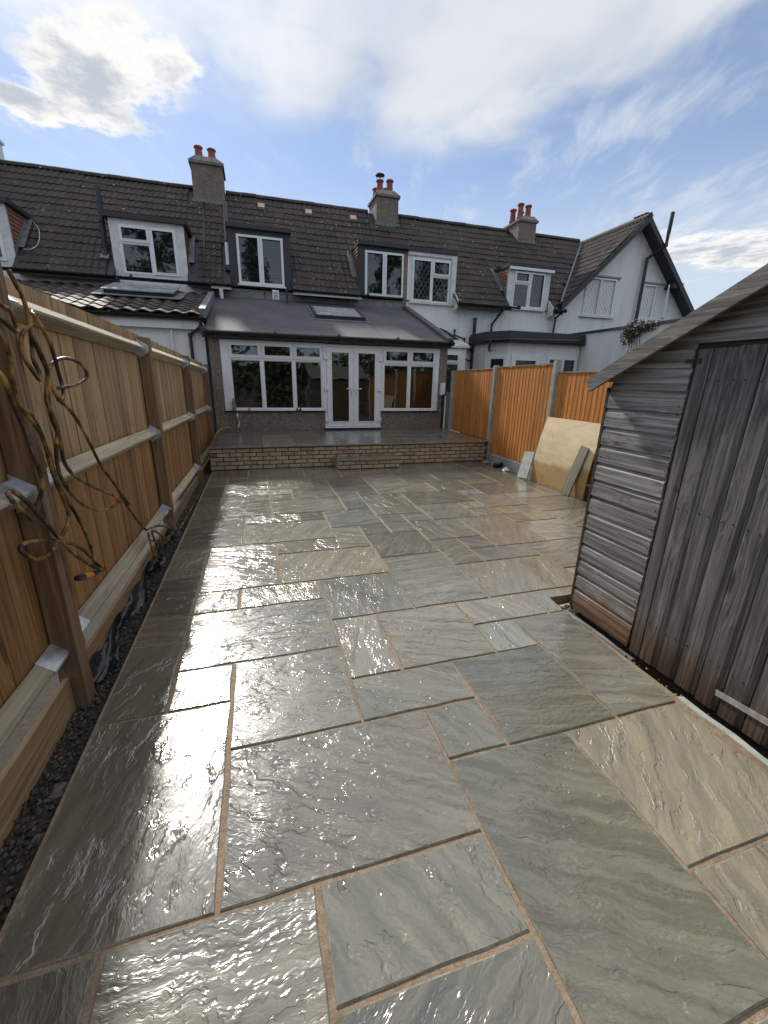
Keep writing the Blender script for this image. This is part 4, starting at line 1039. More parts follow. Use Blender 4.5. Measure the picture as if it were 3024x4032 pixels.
# ---- gabled end house
def make_gable_house():
    h = thing('gabled_house', (13.0, 13.3, 0), 'white gabled end house with dark barge boards and a black stack pipe', 'house', 'houses of the terrace')
    w = MB()
    w.prism([(10.06, -0.1), (15.8, -0.1), (15.8, gable_z(15.8)-0.05), (12.92, gable_z(12.92)-0.05), (10.06, gable_z(10.06)-0.05)], lambda p, a: (p[0], a, p[1]), HY, HY+0.25)
    w.build('wall', MAT['render'], h)
    r = MB()
    for a, b in ((9.95, 12.92), (12.92, 15.95)):
        za, zb = gable_z(a), gable_z(b)
        r.prism([(a, za-0.12), (b, zb-0.12), (b, zb-0.02), (a, za-0.02)], lambda p, q: (p[0], q, p[1]), 12.92, 19.0)
    d = MB(); 
    d.quad((10.05, HY, RZ(HY)-0.02), (12.9, HY, RZ(HY)-0.02), (12.9, RIDGE_Y, RZ(RIDGE_Y)-0.02), (10.05, RIDGE_Y, RZ(RIDGE_Y)-0.02))
    r.V += d.V; r.F += [tuple(i+len(r.V)-4 for i in f) for f in d.F]
    roof = r.build('roof', MAT['darkboard'], h)
    # tiles on the slope that faces left, cut at the valley; main slope tiles up to the valley
    v = Vector((1, 0, 0.965)).normalized(); L = 2.97*math.sqrt(1+0.965**2)
    keep = lambda c: c.y > 12.93 and c.z > RZ(c.y) - 0.03 and c.x < 12.93
    tile_field(roof, (9.93, 12.93+0.3*12, gable_z(9.93)), (0, -1, 0), v, 12, 14, 0.30, 0.302, TILE, MAT['tile'], keep, seed=33)
    k2 = lambda c: c.z > gable_z(c.x) - 0.05 and c.y < 16.1 and not (c.x < 10.5 and c.y > 15.7)
    tile_field(roof, (10.04, 12.90, RZ(12.90)), (1, 0, 0), V45, 10, 14, TILE_W, TILE_G, TILE, MAT['tile'], k2, seed=34)
    v3 = Vector((-1, 0, 0.965)).normalized()
    tile_field(roof, (15.92, 12.93, gable_z(15.92)), (0, 1, 0), v3, 2, 14, 0.30, 0.302, TILE, MAT['tile'], lambda c: True, seed=36)
    rng = random.Random(35)
    x = 10.5
    while x < 12.7:
        add('ridge_tile', RIDGE, MAT['tile'], roof, (x, RIDGE_Y, RIDGE_Z-0.05)); x += 0.455
    y = 12.90
    while y < 16.2:
        add('ridge_tile', RIDGE, MAT['tile'], roof, (12.92, y, gable_z(12.92)-0.05), (0, 0, math.pi/2)); y += 0.455
    vv = MB(); vv.tube([(9.98, 13.02, 4.18), (12.85, 16.0, 6.99)], 0.05, 6); vv.build('valley', MAT['lead'], roof)
    bb = MB()
    for a, b in ((9.93, 12.92), (12.92, 15.97)):
        bb.prism([(a, gable_z(a)-0.22), (b, gable_z(b)-0.22), (b, gable_z(b)+0.0), (a, gable_z(a)+0.0)], lambda p, q: (p[0], q, p[1]), 12.885, 12.918)
    bb.build('barge_board', MAT['darkboard'], h)
    so_ = MB()
    for a, b in ((9.93, 12.92), (12.92, 15.97)):
        so_.prism([(a, gable_z(a)-0.20), (b, gable_z(b)-0.20), (b, gable_z(b)-0.13), (a, gable_z(a)-0.13)], lambda p, q: (p[0], q, p[1]), 12.92, HY-0.002)
    so_.box(14.55, 15.0, 12.93, HY-0.002, gable_z(14.6)-0.42, gable_z(14.6)-0.25)
    so_.build('soffit', MAT['darkboard'], h)
    window(h, [(11.08, 11.72, 3.90, 5.10, True), (11.72, 12.36, 3.90, 5.10, True)], HY-0.02, MAT['glassup'], lead=True, sw=0.045)
    MB().box(11.0, 12.46, HY-0.09, HY-0.022, 3.84, 3.895).build('sill', MAT['whitepaint'], h)
    MB().box(11.0, 12.50, HY-0.07, HY-0.002, 5.12, 5.17).build('lintel', MAT['concrete'], h)
    w2 = window(h, [(13.56, 14.16, 3.92, 5.06, True), (14.16, 14.78, 3.92, 5.06, False)], HY-0.02, MAT['glassup'], lead=True, sw=0.045)
    sa = MB(); M = Matrix.Translation((14.76, HY-0.03, 0)) @ Matrix.Rotation(R(38), 4, 'Z')
    for q in ((-0.56, -0.51, 3.96, 5.02), (-0.05, 0.0, 3.96, 5.02), (-0.51, -0.05, 3.96, 4.01), (-0.51, -0.05, 4.97, 5.02)):
        sa.box(q[0], q[1], -0.03, 0.01, q[2], q[3], M)
    sa.build('open_sash', MAT['upvc'], w2)
    MB().box(13.5, 14.86, HY-0.09, HY-0.022, 3.86, 3.915).build('sill', MAT['whitepaint'], h)
    MB().box(13.48, 14.88, HY-0.07, HY-0.002, 5.08, 5.13).build('lintel', MAT['concrete'], h)
    pipe(h, [(13.40, 13.18, 0.5), (13.40, 13.18, 4.75), (13.40, 13.18, 5.82), (13.72, 12.82, 6.15), (13.74, 12.82, 7.08)], 0.055, 'stack_pipe')
    pipe(h, [(13.73, 12.82, 6.5), (13.74, 12.82, 7.12)], 0.06, 'stack_top', MAT['iron'], False)
    # long rear wing running towards the garden
    f = MB(); f.box(10.03, 10.28, 7.6, HY-0.002, -0.1, 3.10); f.box(10.28, 15.8, 7.6, 7.85, -0.1, 3.10); f.build('wing_wall', MAT['render'], h)
    f = MB(); f.box(9.98, 15.85, 7.55, HY-0.003, 3.101, 3.16); f.build('wing_roof', MAT['darkboard'], h)
make_gable_house()

# ------------------------------------------------------------------ inside the extension
def make_room():
    s = thing('sofa', (1.75, 11.35, 0.466), 'red cloth draped over a seat behind the left french door', 'seat')
    MB().box(1.35, 2.15, 11.2, 11.9, 0.466, 0.85).build('seat', MAT['plaster'], s)
    b = MB(); b.prism([(1.32, 1.35), (2.18, 1.38), (2.20, 1.62), (1.95, 1.78), (1.5, 1.74), (1.32, 1.66)], lambda p, a: (p[0], a, p[1]), 11.55, 11.75); b.build('red_cloth', MAT['red'], s)
    b = MB(); b.prism([(1.38, 0.86), (2.1, 0.86), (2.12, 1.28), (1.9, 1.34), (1.5, 1.34), (1.34, 1.25)], lambda p, a: (p[0], a, p[1]), 11.2, 11.6); b.build('plastic_cover', MAT['bag'], s)
    c = thing('cabinet', (2.50, 10.75, 0.466), 'small white cabinet behind the right french door', 'cabinet')
    MB().box(2.30, 2.72, 10.62, 10.95, 0.466, 1.05).build('body', MAT['white'], c)
    m = MB(); m.box(2.36, 2.64, 10.608, 10.618, 0.74, 0.99); m.build('grille', MAT['lead'], c)
    t = thing('table', (0.55, 11.3, 0.466), 'round table on two pale pedestal legs behind the left window', 'table')
    MB().lathe([(0.70, 1.16), (0.72, 1.18), (0.72, 1.20), (0.70, 1.215)], 0.55, 11.4, 20).build('table_top', MAT['lead'], t)
    for xx in (0.32, 0.68): MB().box(xx, xx+0.18, 11.3, 11.45, 0.466, 1.159).build('leg', MAT['bag'], t)
    p = thing('picture_board', (-0.30, 10.6, 0.88), 'pale board with white blotches standing inside the left window', 'board')
    MB().box(-0.60, 0.05, 10.62, 10.64, 0.47, 1.30).build('board', MAT['bag'], p)
    q = MB()
    rng = random.Random(3)
    for k in range(7):
        cx, cz, r = rng.uniform(-.42, -.1), rng.uniform(0.92, 1.22), rng.uniform(.03, .08)
        q.prism([(cx+r*rng.uniform(.6, 1.2)*math.cos(a), cz+r*rng.uniform(.6, 1.2)*math.sin(a)) for a in [i*0.9 for i in range(7)]], lambda P_, a: (P_[0], a, P_[1]), 10.612+0.001*k, 10.6195)
    q.build('blotches', MAT['white'], p)
make_room()
def make_sill_clutter():
    b = MB(); b.lathe([(0.035, 0.869), (0.035, 1.06), (0.02, 1.10), (0.012, 1.14)], -0.50, 10.015, 10)
    o = b.build('sealant_tube', MAT['lead'], label='grey sealant cartridge standing at the end of the black window sill', category='cartridge')
    for x, m, lab in ((-0.18, 'orange', 'orange bottle cap on the black window sill'), (0.88, 'green', 'left green bottle stub on the window sill'), (0.95, 'green', 'right green bottle stub on the window sill')):
        MB().lathe([(0.024, 0.869), (0.026, 0.905), (0.014, 0.925), (0.012, 0.94)], x, 10.02, 8).build('bottle', MAT[m], label=lab, category='bottle', group='bits on the sill')
    g = MB(); g.tube(spline([(-0.44, 10.0, 0.84), (-0.46, 10.01, 0.72), (-0.42, 10.02, 0.62), (-0.45, 10.0, 0.50)]), 0.016, 6)
    g.lathe([(0.02, 0.80), (0.035, 0.76), (0.02, 0.70)], -0.45, 10.0, 8)
    g.build('outside_tap', MAT['galv'], label='pale outside tap and pipe under the left window', category='tap')
make_sill_clutter()

# ------------------------------------------------------------------ left fence
def feather_board(w, L, t0=0.014, t1=0.005, jit=0.0):
    # wedge section, board stands along z, face to +x, origin at its foot
    V = [(0, 0, 0), (t0, 0, 0), (t1, w, 0), (0, w, 0), (0, 0, L), (t0, 0, L), (t1, w, L), (0, w, L)]
    F = [(0, 3, 2, 1), (4, 5, 6, 7), (1, 2, 6, 5), (0, 4, 7, 3), (0, 1, 5, 4), (3, 7, 6, 2)]
    return mesh('board', V, F)
FZ = lambda y: -0.02*y
def make_left_fence():
    rng = random.Random(21)
    f = thing('close_board_fence', (-1.0, 5, 0), 'brown close board timber fence with arris rails along the left edge', 'fence')
    y = 0.15
    boards = [feather_board(0.150, 1.80, 0.0075, 0.0045)]
    while y < 9.9:
        zt = 2.05 + FZ(y) + rng.uniform(-0.006, 0.006)
        add('board', boards[0], MAT['fence'], f, (-1.066 + rng.uniform(-.002, .002), y, zt-1.80), (0, 0, rng.gauss(0, 0.006)))
        y += 0.112 + rng.uniform(-.014, .014)
    posts = [(-0.43, 0.0), (2.10, 0.05), (4.66, 0.02), (7.20, 0.0), (9.78, 0.0)]
    for py, lean in posts:
        p = MB(); top = 2.02 + FZ(py) if py > 3 else 2.08
        a, b = py, py+0.10
        p.V = [Vector(v) for v in ((-1.05, a, -0.2), (-0.95, a, -0.2), (-0.95, b, -0.2), (-1.05, b, -0.2), (-1.05, a+lean, top), (-0.95, a+lean, top), (-0.95, b+lean, top), (-1.05, b+lean, top))]
        p.F = [(0, 3, 2, 1), (4, 5, 6, 7), (0, 1, 5, 4), (1, 2, 6, 5), (2, 3, 7, 6), (3, 0, 4, 7)]
        p.build('post', MAT['post'], f, loc=(-1.0, py, 0))
    for i in range(len(posts)-1):
        ya, yb = posts[i][0]+0.102+posts[i][1]*0.5, posts[i+1][0]-0.002+posts[i+1][1]*0.5
        for zr in (1.87, 1.075, 0.26):
            za, zb = zr+FZ(ya)+0.05, zr+FZ(yb)+0.05
            sag = rng.uniform(-.01, .01)
            r = MB()
            sec = [(-1.047, -0.055), (-0.985, -0.006), (-0.985, 0.006), (-1.047, 0.055)]
            n = 5
            for k in range(n+1):
                t_ = k/n; yy = ya+(yb-ya)*t_; zz = za+(zb-za)*t_ + sag*math.sin(math.pi*t_)
                r.V += [Vector((x, yy, zz+dz)) for x, dz in sec]
            for k in range(n):
                b = k*4
                r.F += [(b+i_, b+(i_+1) % 4, b+4+(i_+1) % 4, b+4+i_) for i_ in range(4)]
            r.F += [(3, 2, 1, 0), tuple(n*4+i_ for i_ in range(4))]
            ro = r.build('rail', MAT['rail'], f, loc=(-1.0, ya, za))
            for (y0, y1, zz) in ((ya-0.0, ya+0.17, za), (yb-0.17, yb, zb)):
                g = MB()
                s2 = [(-1.049, -0.062), (-0.980, -0.007), (-0.980, 0.007), (-1.049, 0.062)]
                g.prism([(x, zz+dz) for x, dz in s2], lambda p_, a: (p_[0], a, p_[1]), y0, y1)
                yp = y0 if y0 == ya else y1
                sg = 1 if y0 == ya else -1
                g.prism([(-1.05, zz-0.09), (-0.955, zz-0.03), (-0.955, zz+0.03), (-1.05, zz+0.09)], lambda p_, a: (p_[0], a, p_[1]), yp+sg*0.0005, yp+sg*0.004)
                g.build('bracket', MAT['galv'], ro)
        for zc in (-0.075, 0.085):
            g = MB(); g.box(-1.032, -1.008, ya-0.02, yb+0.02, zc-0.076, zc+0.076)
            g.V = [v + Vector((0, 0, FZ(v.y)*0.9)) for v in g.V]
            g.build('gravel_board', MAT['gboard'], f, loc=(-1.0, ya, 0))
make_left_fence()

# ------------------------------------------------------------------ right fence
def make_right_fence():
    rng = random.Random(31)
    f = thing('panel_fence', (4.66, 7, 0), 'orange feather edge panel fence between grooved concrete posts on the right', 'fence')
    XF = 4.62
    for y, top, base in ((9.72, 1.84, TZ), (7.79, 1.915, -0.15), (5.95, 1.945, -0.15), (4.10, 1.8, -0.15), (2.25, 1.8, -0.15)):
        p = MB(); c = 0.012; w = 0.095; d = 0.10
        x0, x1, a, b = XF-0.02, XF-0.02+d, y-w/2, y+w/2
        p.prism([(x0+c, a), (x1-c, a), (x1, a+c), (x1, b-c), (x1-c, b), (x0+c, b), (x0, b-c), (x0, a+c)], lambda q, z: (q[0], q[1], z), base, top-0.02)
        p.prism([(x0+c, a+.004), (x1-c, a+.004), (x1-c, b-.004), (x0+c, b-.004)], lambda q, z: (q[0], q[1], z), top-0.0199, top)
        p.build('post', MAT['concrete'], f, loc=(XF, y, 0))
    bw = 0.122
    me = {}
    for (ya, yb, zt, zb) in ((7.845, 9.665, (1.855, 1.83), (0.425, 0.42)), (6.005, 7.735, (1.89, 1.87), (0.175, 0.155)), (4.155, 5.895, (1.757, 1.755), (0.16, 0.16)), (2.3, 4.05, (1.757, 1.757), (0.16, 0.16))):
        pn = MB(); pn.box(XF+0.045, XF+0.075, ya, yb, zb[0]+0.12, zb[0]+0.16); pn.box(XF+0.045, XF+0.075, ya, yb, (zb[0]+zt[0])/2-0.02, (zb[0]+zt[0])/2+0.02); pn.box(XF+0.045, XF+0.075, ya, yb, zt[0]-0.16, zt[0]-0.12)
        po = pn.build('panel', MAT['panel'], f)
        n = int((yb-ya)/0.094); st = (yb-ya-bw)/(n-1) if n > 1 else 0
        for k in range(n):
            y = ya + k*st; t_ = (y-ya)/(yb-ya)
            z1 = zt[0]+(zt[1]-zt[0])*t_; z0 = zb[0]+(zb[1]-zb[0])*t_
            L = round(z1-z0, 2)
            if L not in me: 
                b = feather_board(bw, L, 0.0115, 0.005); b.transform(Matrix.Scale(-1, 4, (1, 0, 0))); b.flip_normals(); me[L] = b
            add('board', me[L], MAT['panel'], po, (XF+0.044, y, z0 + rng.uniform(-0.006, 0.004)), (0, 0, rng.gauss(0, 0.004)))
        cp = MB(); cp.box(XF+0.02, XF+0.062, ya, yb, 0, 0.014); cp.V = [v + Vector((0, 0, (zt[0]+(zt[1]-zt[0])*(v.y-ya)/(yb-ya))+0.001)) for v in cp.V]
        cp.build('capping', MAT['rail'], po)
    for (ya, yb) in ((6.0, 7.74), (4.15, 5.90), (2.3, 4.05)):
        MB().box(XF+0.012, XF+0.06, ya, yb, -0.15, 0.15).build('gravel_board', MAT['concrete'], f, loc=(XF, ya, 0))
    # scrap of older grey fencing in the gap by the house corner
    MB().box(4.60, 4.625, 9.80, 9.98, TZ, 1.33).build('grey_infill_board', MAT['plank'], f)
make_right_fence()

# ------------------------------------------------------------------ shed
def make_shed():
    rng = random.Random(44)
    s = thing('garden_shed', (2.2, 1.3, 0), 'weathered grey timber shed with shiplap boards and a plank door', 'shed')
    XS = 2.2; YL, YR = 2.255, 0.40; YC = 1.33; slope = 0.503
    zr = lambda y: 1.625 + (YL+0.07-y)*slope if y >= YC else 1.625 + (YL+0.07-YC)*slope - (YC-y)*slope
    b = MB(); b.prism([(YL-0.012, 0.0), (YL-0.012, zr(YL)-0.10), (YC, zr(YC)-0.10), (YR, zr(YR)-0.10), (YR, 0.0)], lambda p, a: (a, p[0], p[1]), XS+0.004, XS+2.3)
    b.build('carcass', MAT['wooddark'], s)
    def ship(L, h=0.118):
        # profile in (x,z), runs along -y from 0 to -L
        pr = [(0.003, 0.0), (-0.013, 0.0), (-0.0125, 0.088), (-0.006, 0.094), (-0.002, 0.102), (-0.001, h), (0.003, h)]
        m = MB(); m.prism(pr, lambda p, a: (p[0], a, p[1]), 0, -L); return mesh('shiplap_board', m.V, m.F)
    BD = 1.738
    rake = lambda z_: min(YL, YL+0.07 - (z_+0.030-1.625)/slope)
    pr = [(0.003, 0.0), (-0.013, 0.0), (-0.0125, 0.088), (-0.006, 0.094), (-0.002, 0.102), (-0.001, 0.1178), (0.003, 0.1178)]
    bb_ = MB(); bb_.box(-0.012, 0.003, BD+0.002, YL-0.002, 0.0, 0.056); bb_.build('shiplap_board', MAT['shedh'], s, loc=(0, 0, 0)).location += Vector((XS, 0, -0.030))
    z = 0.0286
    while z < 2.05:
        over = z > 1.77
        j0, j1 = rng.uniform(-.002, .002), rng.uniform(-.003, .003)
        end = (lambda q: 2*YC - rake(q)) if over else (lambda q: BD + j1)
        m = MB(); m.prism(pr, lambda p, a, z=z: (p[0], ((rake(z+p[1])+j0) if a == 0 else end(z+p[1])), p[1]), 0, 1)
        if rake(z+0.118) - end(z+0.118) > 0.02:
            c0 = Vector((0, rake(z), 0))
            add('shiplap_board', mesh('shiplap_board', [v - c0 for v in m.V], m.F), MAT['shedh'], s, (XS, rake(z), z), (0, rng.gauss(0, .003), 0))
        if not over:
            add('shiplap_board', ship(0.93-YR), MAT['shedh'], s, (XS, 0.93, z))
        z += 0.1181
    # door
    d = MB(); 
    d.box(XS+0.012, XS+0.04, 0.955, 1.72, -0.03, 1.772); do = d.build('door', MAT['wooddark'], s)
    y = 1.718; first = True
    while y > 0.97:
        w = 0.075 if first else 0.115
        pr = [(0.010, 0.0), (-0.012, 0.0), (-0.012, -w+0.034), (-0.005, -w+0.028), (-0.003, -w+0.006), (0.010, -w+0.004)]
        if first: pr = [(0.010, 0.0), (-0.012, 0.0), (-0.012, -w+0.006), (-0.006, -w+0.003), (0.010, -w+0.003)]
        m = MB(); zb = -0.032 + rng.uniform(-.006, .006)
        m.prism(pr, lambda p, a: (p[0], p[1], a), 0, 1.806)
        add('door_board', mesh('door_board', m.V, m.F), MAT['shedv'], do, (XS-0.004, y, zb), (rng.gauss(0, .001), 0, 0))
        y -= w + 0.0045; first = False
    h = MB(); Mx = Matrix.Translation((XS-0.020, 1.19, 0.080)) @ Matrix.Rotation(R(-6), 4, 'X')
    h.box(-0.004, 0.002, -0.24, 0.0, -0.016, 0.016, Mx); h.build('strap_hinge', MAT['galv'], do)
    h = MB(); h.box(XS-0.026, XS-0.017, 1.72, 1.77, 1.706, 1.722); h.box(XS-0.022, XS-0.016, 1.69, 1.73, 1.700, 1.726); h.build('bolt', MAT['iron'], do)
    kn = MB(); kn.tube([(XS-0.0175, 1.664, 1.045), (XS-0.010, 1.664, 1.045)], 0.013, 12); kn.build('latch_hole', MAT['iron'], do)
    nm = MB()
    for i in range(16):
        for yy in (BD+0.018, YL-0.022):
            zz = 0.02+i*0.1181
            if zz < 1.6:
                for dz in (0.0, 0.045): nm.tube([(XS-0.016, yy+rng.uniform(-.004, .004), zz+dz), (XS-0.012, yy, zz+dz)], 0.0032, 6)
    for yy in (1.60, 1.48, 1.36, 1.24, 1.12):
        for zz in (0.22, 0.95, 1.62):
            for dy in (-0.02, 0.03): nm.tube([(XS-0.0185, yy+dy, zz+rng.uniform(-.01, .01)), (XS-0.014, yy+dy, zz)], 0.0035, 6)
    nm.build('nails', MAT['iron'], s, kind='stuff')
    cb = MB(); cb.box(XS-0.014, XS+0.02, YL+0.001, YL+0.022, -0.02, zr(YL)-0.09); cb.build('corner_strip', MAT['wooddark'], s)
    # roof
    for sg in (1, -1):
        ye = YL+0.085 if sg == 1 else YR-0.085
        rr = MB()
        rr.prism([(ye, zr(YL+0.085)-0.012 if sg == 1 else zr(YR)-0.055), (YC, zr(YC)-0.012), (YC, zr(YC)+0.006), (ye, (zr(YL+0.085) if sg == 1 else zr(YR)-0.043)+0.006)], lambda p, a: (a, p[0], p[1]), XS-0.095, XS+2.4)
        rr.build('roof', MAT['felt'], s)
        L = math.hypot(ye-YC, (ye-YC)*slope); a = math.atan(slope)
        bo = MB(); n = 1
        M = Matrix.Translation((XS-0.12, ye, zr(YL+0.085) if sg == 1 else zr(YR)-0.043)) @ (Matrix.Rotation(math.pi-a, 4, 'X') if sg == 1 else Matrix.Rotation(a, 4, 'X'))
        if sg == 1: bo.box(0, 0.022, -0.015, L, -0.006, 0.076, M)
        else: bo.box(0, 0.022, -0.015, L, -0.076, 0.006, M)
        bb = bo.build('barge_board', MAT['barge'], s, loc=(XS-0.12, ye, 1.66))
    # bearers under the shed
    for x in (2.22, 2.9, 3.9): MB().box(x, x+0.07, YR, YL-0.03, -0.13, -0.003).build('bearer', MAT['wooddark'], s)
make_shed()
def make_shed_edge():
    rng = random.Random(8)
    V, F = slab_mesh([(-0.02, -0.26), (0.025, -0.26), (0.028, 0.26), (-0.016, 0.27)], 0.05, rng, 0.006, 0.006)
    add('edging_stone', mesh('edging_stone', V, F), MAT['stonecut'], None, (2.075, 1.02, -0.004), (0, 0, 0.02), label='pale cut stone strip lying between paving and shed door', category='edging stone', group='stone strips by the shed')
    V, F = slab_mesh([(-0.016, -0.30), (0.016, -0.30), (0.016, 0.30), (-0.016, 0.30)], 0.05, rng, 0.006, 0.005)
    add('edging_stone', mesh('edging_stone', V, F), MAT['lead'], None, (2.125, 1.93, -0.03), (0.02, 0, 0.03), label='dark slate strip beside the shed corner', category='edging stone', group='stone strips by the shed')
    V, F = slab_mesh([(-0.13, -0.014), (0.13, -0.02), (0.14, 0.012), (-0.12, 0.02)], 0.03, rng, 0.006, 0.006)
    add('stone_offcut', mesh('stone_offcut', V, F), MAT['stonecut'], None, (2.22, 2.30, -0.035), (0, 0.05, 0.15), label='pale stone offcut lying in the notch by the shed corner', category='stone')
    # crumbs of mortar in the notch and along the shed
    m = MB()
    for k in range(150):
        if k < 70: x, y = rng.gauss(2.15, 0.03), rng.gauss(2.235, 0.035)
        else: x, y = rng.uniform(2.045, 2.12), rng.uniform(0.5, 2.2)
        r = rng.uniform(0.004, 0.013); z = -0.05 + rng.uniform(0, 0.035) if k < 70 else -0.03 + rng.uniform(-.01, .02)
        P = [Vector((x, y, z)) + Vector(d)*r*rng.uniform(.6, 1.2) for d in ((1, 0, 0), (-1, 0, 0), (0, 1, 0), (0, -1, 0), (0, 0, 1), (0, 0, -1))]
        b = len(m.V); m.V += P
        m.F += [tuple(b+i for i in f) for f in ((0, 2, 4), (2, 1, 4), (1, 3, 4), (3, 0, 4), (2, 0, 5), (1, 2, 5), (3, 1, 5), (0, 3, 5))]
    m.build('mortar_crumbs', MAT['joint'], kind='stuff', label='brown mortar crumbs along the shed edge', category='rubble')
make_shed_edge()

# ------------------------------------------------------------------ things leaning on the right fence
def make_leaning():
    # plywood sheet, lightly bowed
    W, Hh = 1.24, 1.075; V = []; F = []; nx, nz = 2, 6
    base = Vector((4.415, 4.70, -0.012)); 
    x_at = lambda t: 0.185*t - 0.045*math.sin(math.pi*t)
    for lay in (0, 0.018):
        for k in range(nz+1):
            for i in range(nx+1):
                t_ = k/nz; V.append((x_at(t_)+lay, W*i/nx - 0.03*t_*0, Hh*t_))
    n = (nx+1); m_ = n*(nz+1)
    for k in range(nz):
        for i in range(nx):
            a = k*n+i; F += [(a, a+n, a+n+1, a+1), (m_+a, m_+a+1, m_+a+n+1, m_+a+n)]
    for k in range(nz):
        F += [(k*n, m_+k*n, m_+(k+1)*n, (k+1)*n), (k*n+nx, (k+1)*n+nx, m_+(k+1)*n+nx, m_+k*n+nx)]
    for i in range(nx):
        F += [(i, i+1, m_+i+1, m_+i), (nz*n+i, m_+nz*n+i, m_+nz*n+i+1, nz*n+i+1)]
    add('plywood_sheet', mesh('plywood_sheet', V, F), MAT['ply'], None, base, label='stained plywood sheet leaning against the orange fence', category='plywood')
    def plank(name, mat, y0, y1, w, L, x0, x1, dy, label, cat, th=0.024):
        # foot on the paving at x0, head at x1
        h = math.sqrt(max(0.01, L*L-(x1-x0)**2-dy*dy)); up = Vector((x1-x0, dy, h)).normalized(); side = Vector((0, 1, 0)); side = (side - up*side.dot(up)).normalized(); nn = side.cross(up)
        M = Matrix((nn, side, up)).transposed().to_4x4(); M.translation = (x0, y0, 0.001)
        b = MB(); c = 0.004
        b.prism([(-th/2, -w/2+c), (-th/2+c, -w/2), (th/2, -w/2), (th/2, w/2), (-th/2+c, w/2), (-th/2, w/2-c)], lambda p, a: (p[0], p[1], a), 0.0, L)
        o = add(name, mesh(name, b.V, b.F), mat, None, (x0, y0, 0.012), M.to_euler(), label=label, category=cat)
    plank('stone_slab', MAT['stonecut'], 6.06, 0, 0.27, 0.47, 4.335, 4.47, 0.06, 'pale grey stone slab propped against the plywood near the brick terrace', 'stone slab')
    plank('board_offcut', MAT['plank'], 4.97, 0, 0.165, 0.74, 4.335, 4.475, -0.10, 'grey weathered plank propped on the plywood beside the shed', 'plank')
make_leaning()
def make_fence_debris():
    m = MB(); m.tube([(4.46, 7.15, 0.01), (4.52, 7.02, 0.05)], 0.055, 12); m.tube([(4.445, 7.18, 0.003), (4.46, 7.15, 0.01)], 0.057, 12)
    o = m.build('drain_pipe', MAT['black'], label='black drain pipe stub sticking up beside the concrete gravel board', category='pipe')
    MB().tube([(4.436, 7.195, 0.006), (4.445, 7.178, 0.01)], 0.058, 12).build('pipe_socket', MAT['yellow'], o)
    rng = random.Random(2)
    def crumple(name, mat, c, r, lab, cat, seed):
        rr = random.Random(seed); V = []; F = []; a, b = 10, 7
        for i in range(b+1):
            th = math.pi*i/b
            for k in range(a):
                ph = 2*math.pi*k/a; q = r*(0.75+0.5*rr.random())
                V.append((q*1.3*math.sin(th)*math.cos(ph), q*1.5*math.sin(th)*math.sin(ph), q*0.8*math.cos(th)))
        for i in range(b):
            for k in range(a):
                F.append((i*a+k, (i+1)*a+k, (i+1)*a+(k+1) % a, i*a+(k+1) % a))
        add(name, mesh(name, V, F), mat, None, c, label=lab, category=cat)
    crumple('plastic_bag', MAT['bag'], (4.47, 6.78, 0.0), 0.055, 'white crumpled plastic bag in the gap by the right fence', 'bag', 1)
    crumple('plastic_wrapping', MAT['lead'], (4.44, 7.50, 0.0), 0.065, 'grey plastic wrapping by the foot of the concrete post', 'wrapping', 4)
make_fence_debris()

# ------------------------------------------------------------------ left trench: gravel, membrane, hose
def make_gravel():
    rng = random.Random(17); m = MB()
    for k in range(5200):
        y = 0.6 + 7.1*rng.random()**1.25; x = rng.uniform(-1.0, -0.80); r = rng.uniform(0.005, 0.016)
        z = -0.062 + rng.uniform(-0.01, 0.012)
        if x > -0.835: continue
        b = len(m.V)
        m.V += [Vector((x, y, z)) + Vector(d)*r*rng.uniform(.55, 1.2) for d in ((1, 0, 0), (-1, 0, 0), (0, 1, 0), (0, -1, 0), (0, 0, .8), (0, 0, -.8))]
        m.F += [tuple(b+i for i in f) for f in ((0, 2, 4), (2, 1, 4), (1, 3, 4), (3, 0, 4), (2, 0, 5), (1, 2, 5), (3, 1, 5), (0, 3, 5))]
    m.build('gravel', MAT['gravel'], kind='stuff', label='grey gravel filling the gap between fence and paving', category='gravel')
    MB().box(-1.03, -0.846, -0.5, 7.7, -0.155, -0.07).build('gravel_trench', MAT['soil'], kind='structure')
    for x, y, r, lab in ((-0.895, 1.60, 0.032, 'larger flat stone in the dark soil beside the near fence'), (-0.885, 1.40, 0.022, 'small stone in the soil nearest the camera by the left fence')):
        V, F = slab_mesh([(-r, -r*.8), (r, -r), (r*.8, r), (-r*.9, r*.8)], 0.04, rng, 0.01, 0.01)
        add('rubble_stone', mesh('rubble_stone', V, F), MAT['rubble'], None, (x, y, -0.045), (0.2, 0.1, y), label=lab, category='stone', group='stones in the trench')
    V = []; F = []; n = 46; w = 6
    rr = random.Random(6)
    for i in range(n):
        y = 2.25 + i*0.055
        for k in range(w):
            t_ = k/(w-1); amp = 0.55 + 0.45*math.sin(i*0.45)
            x = -0.995 + 0.085*t_*amp + rr.uniform(-.004, .004)
            z = 0.035 - 0.095*t_ + 0.018*math.sin(i*0.8+k*1.7) + rr.uniform(-.008, .008)
            V.append((x, y, z))
    for i in range(n-1):
        for k in range(w-1): F.append((i*w+k, i*w+k+1, (i+1)*w+k+1, (i+1)*w+k))
    add('ground_membrane', mesh('ground_membrane', V, F, True), MAT['membrane'], None, (0, 0, 0), label='crumpled black plastic membrane at the foot of the left fence', category='membrane')
make_gravel()
CY, SY = math.cos(R(16.83)), math.sin(R(16.83))
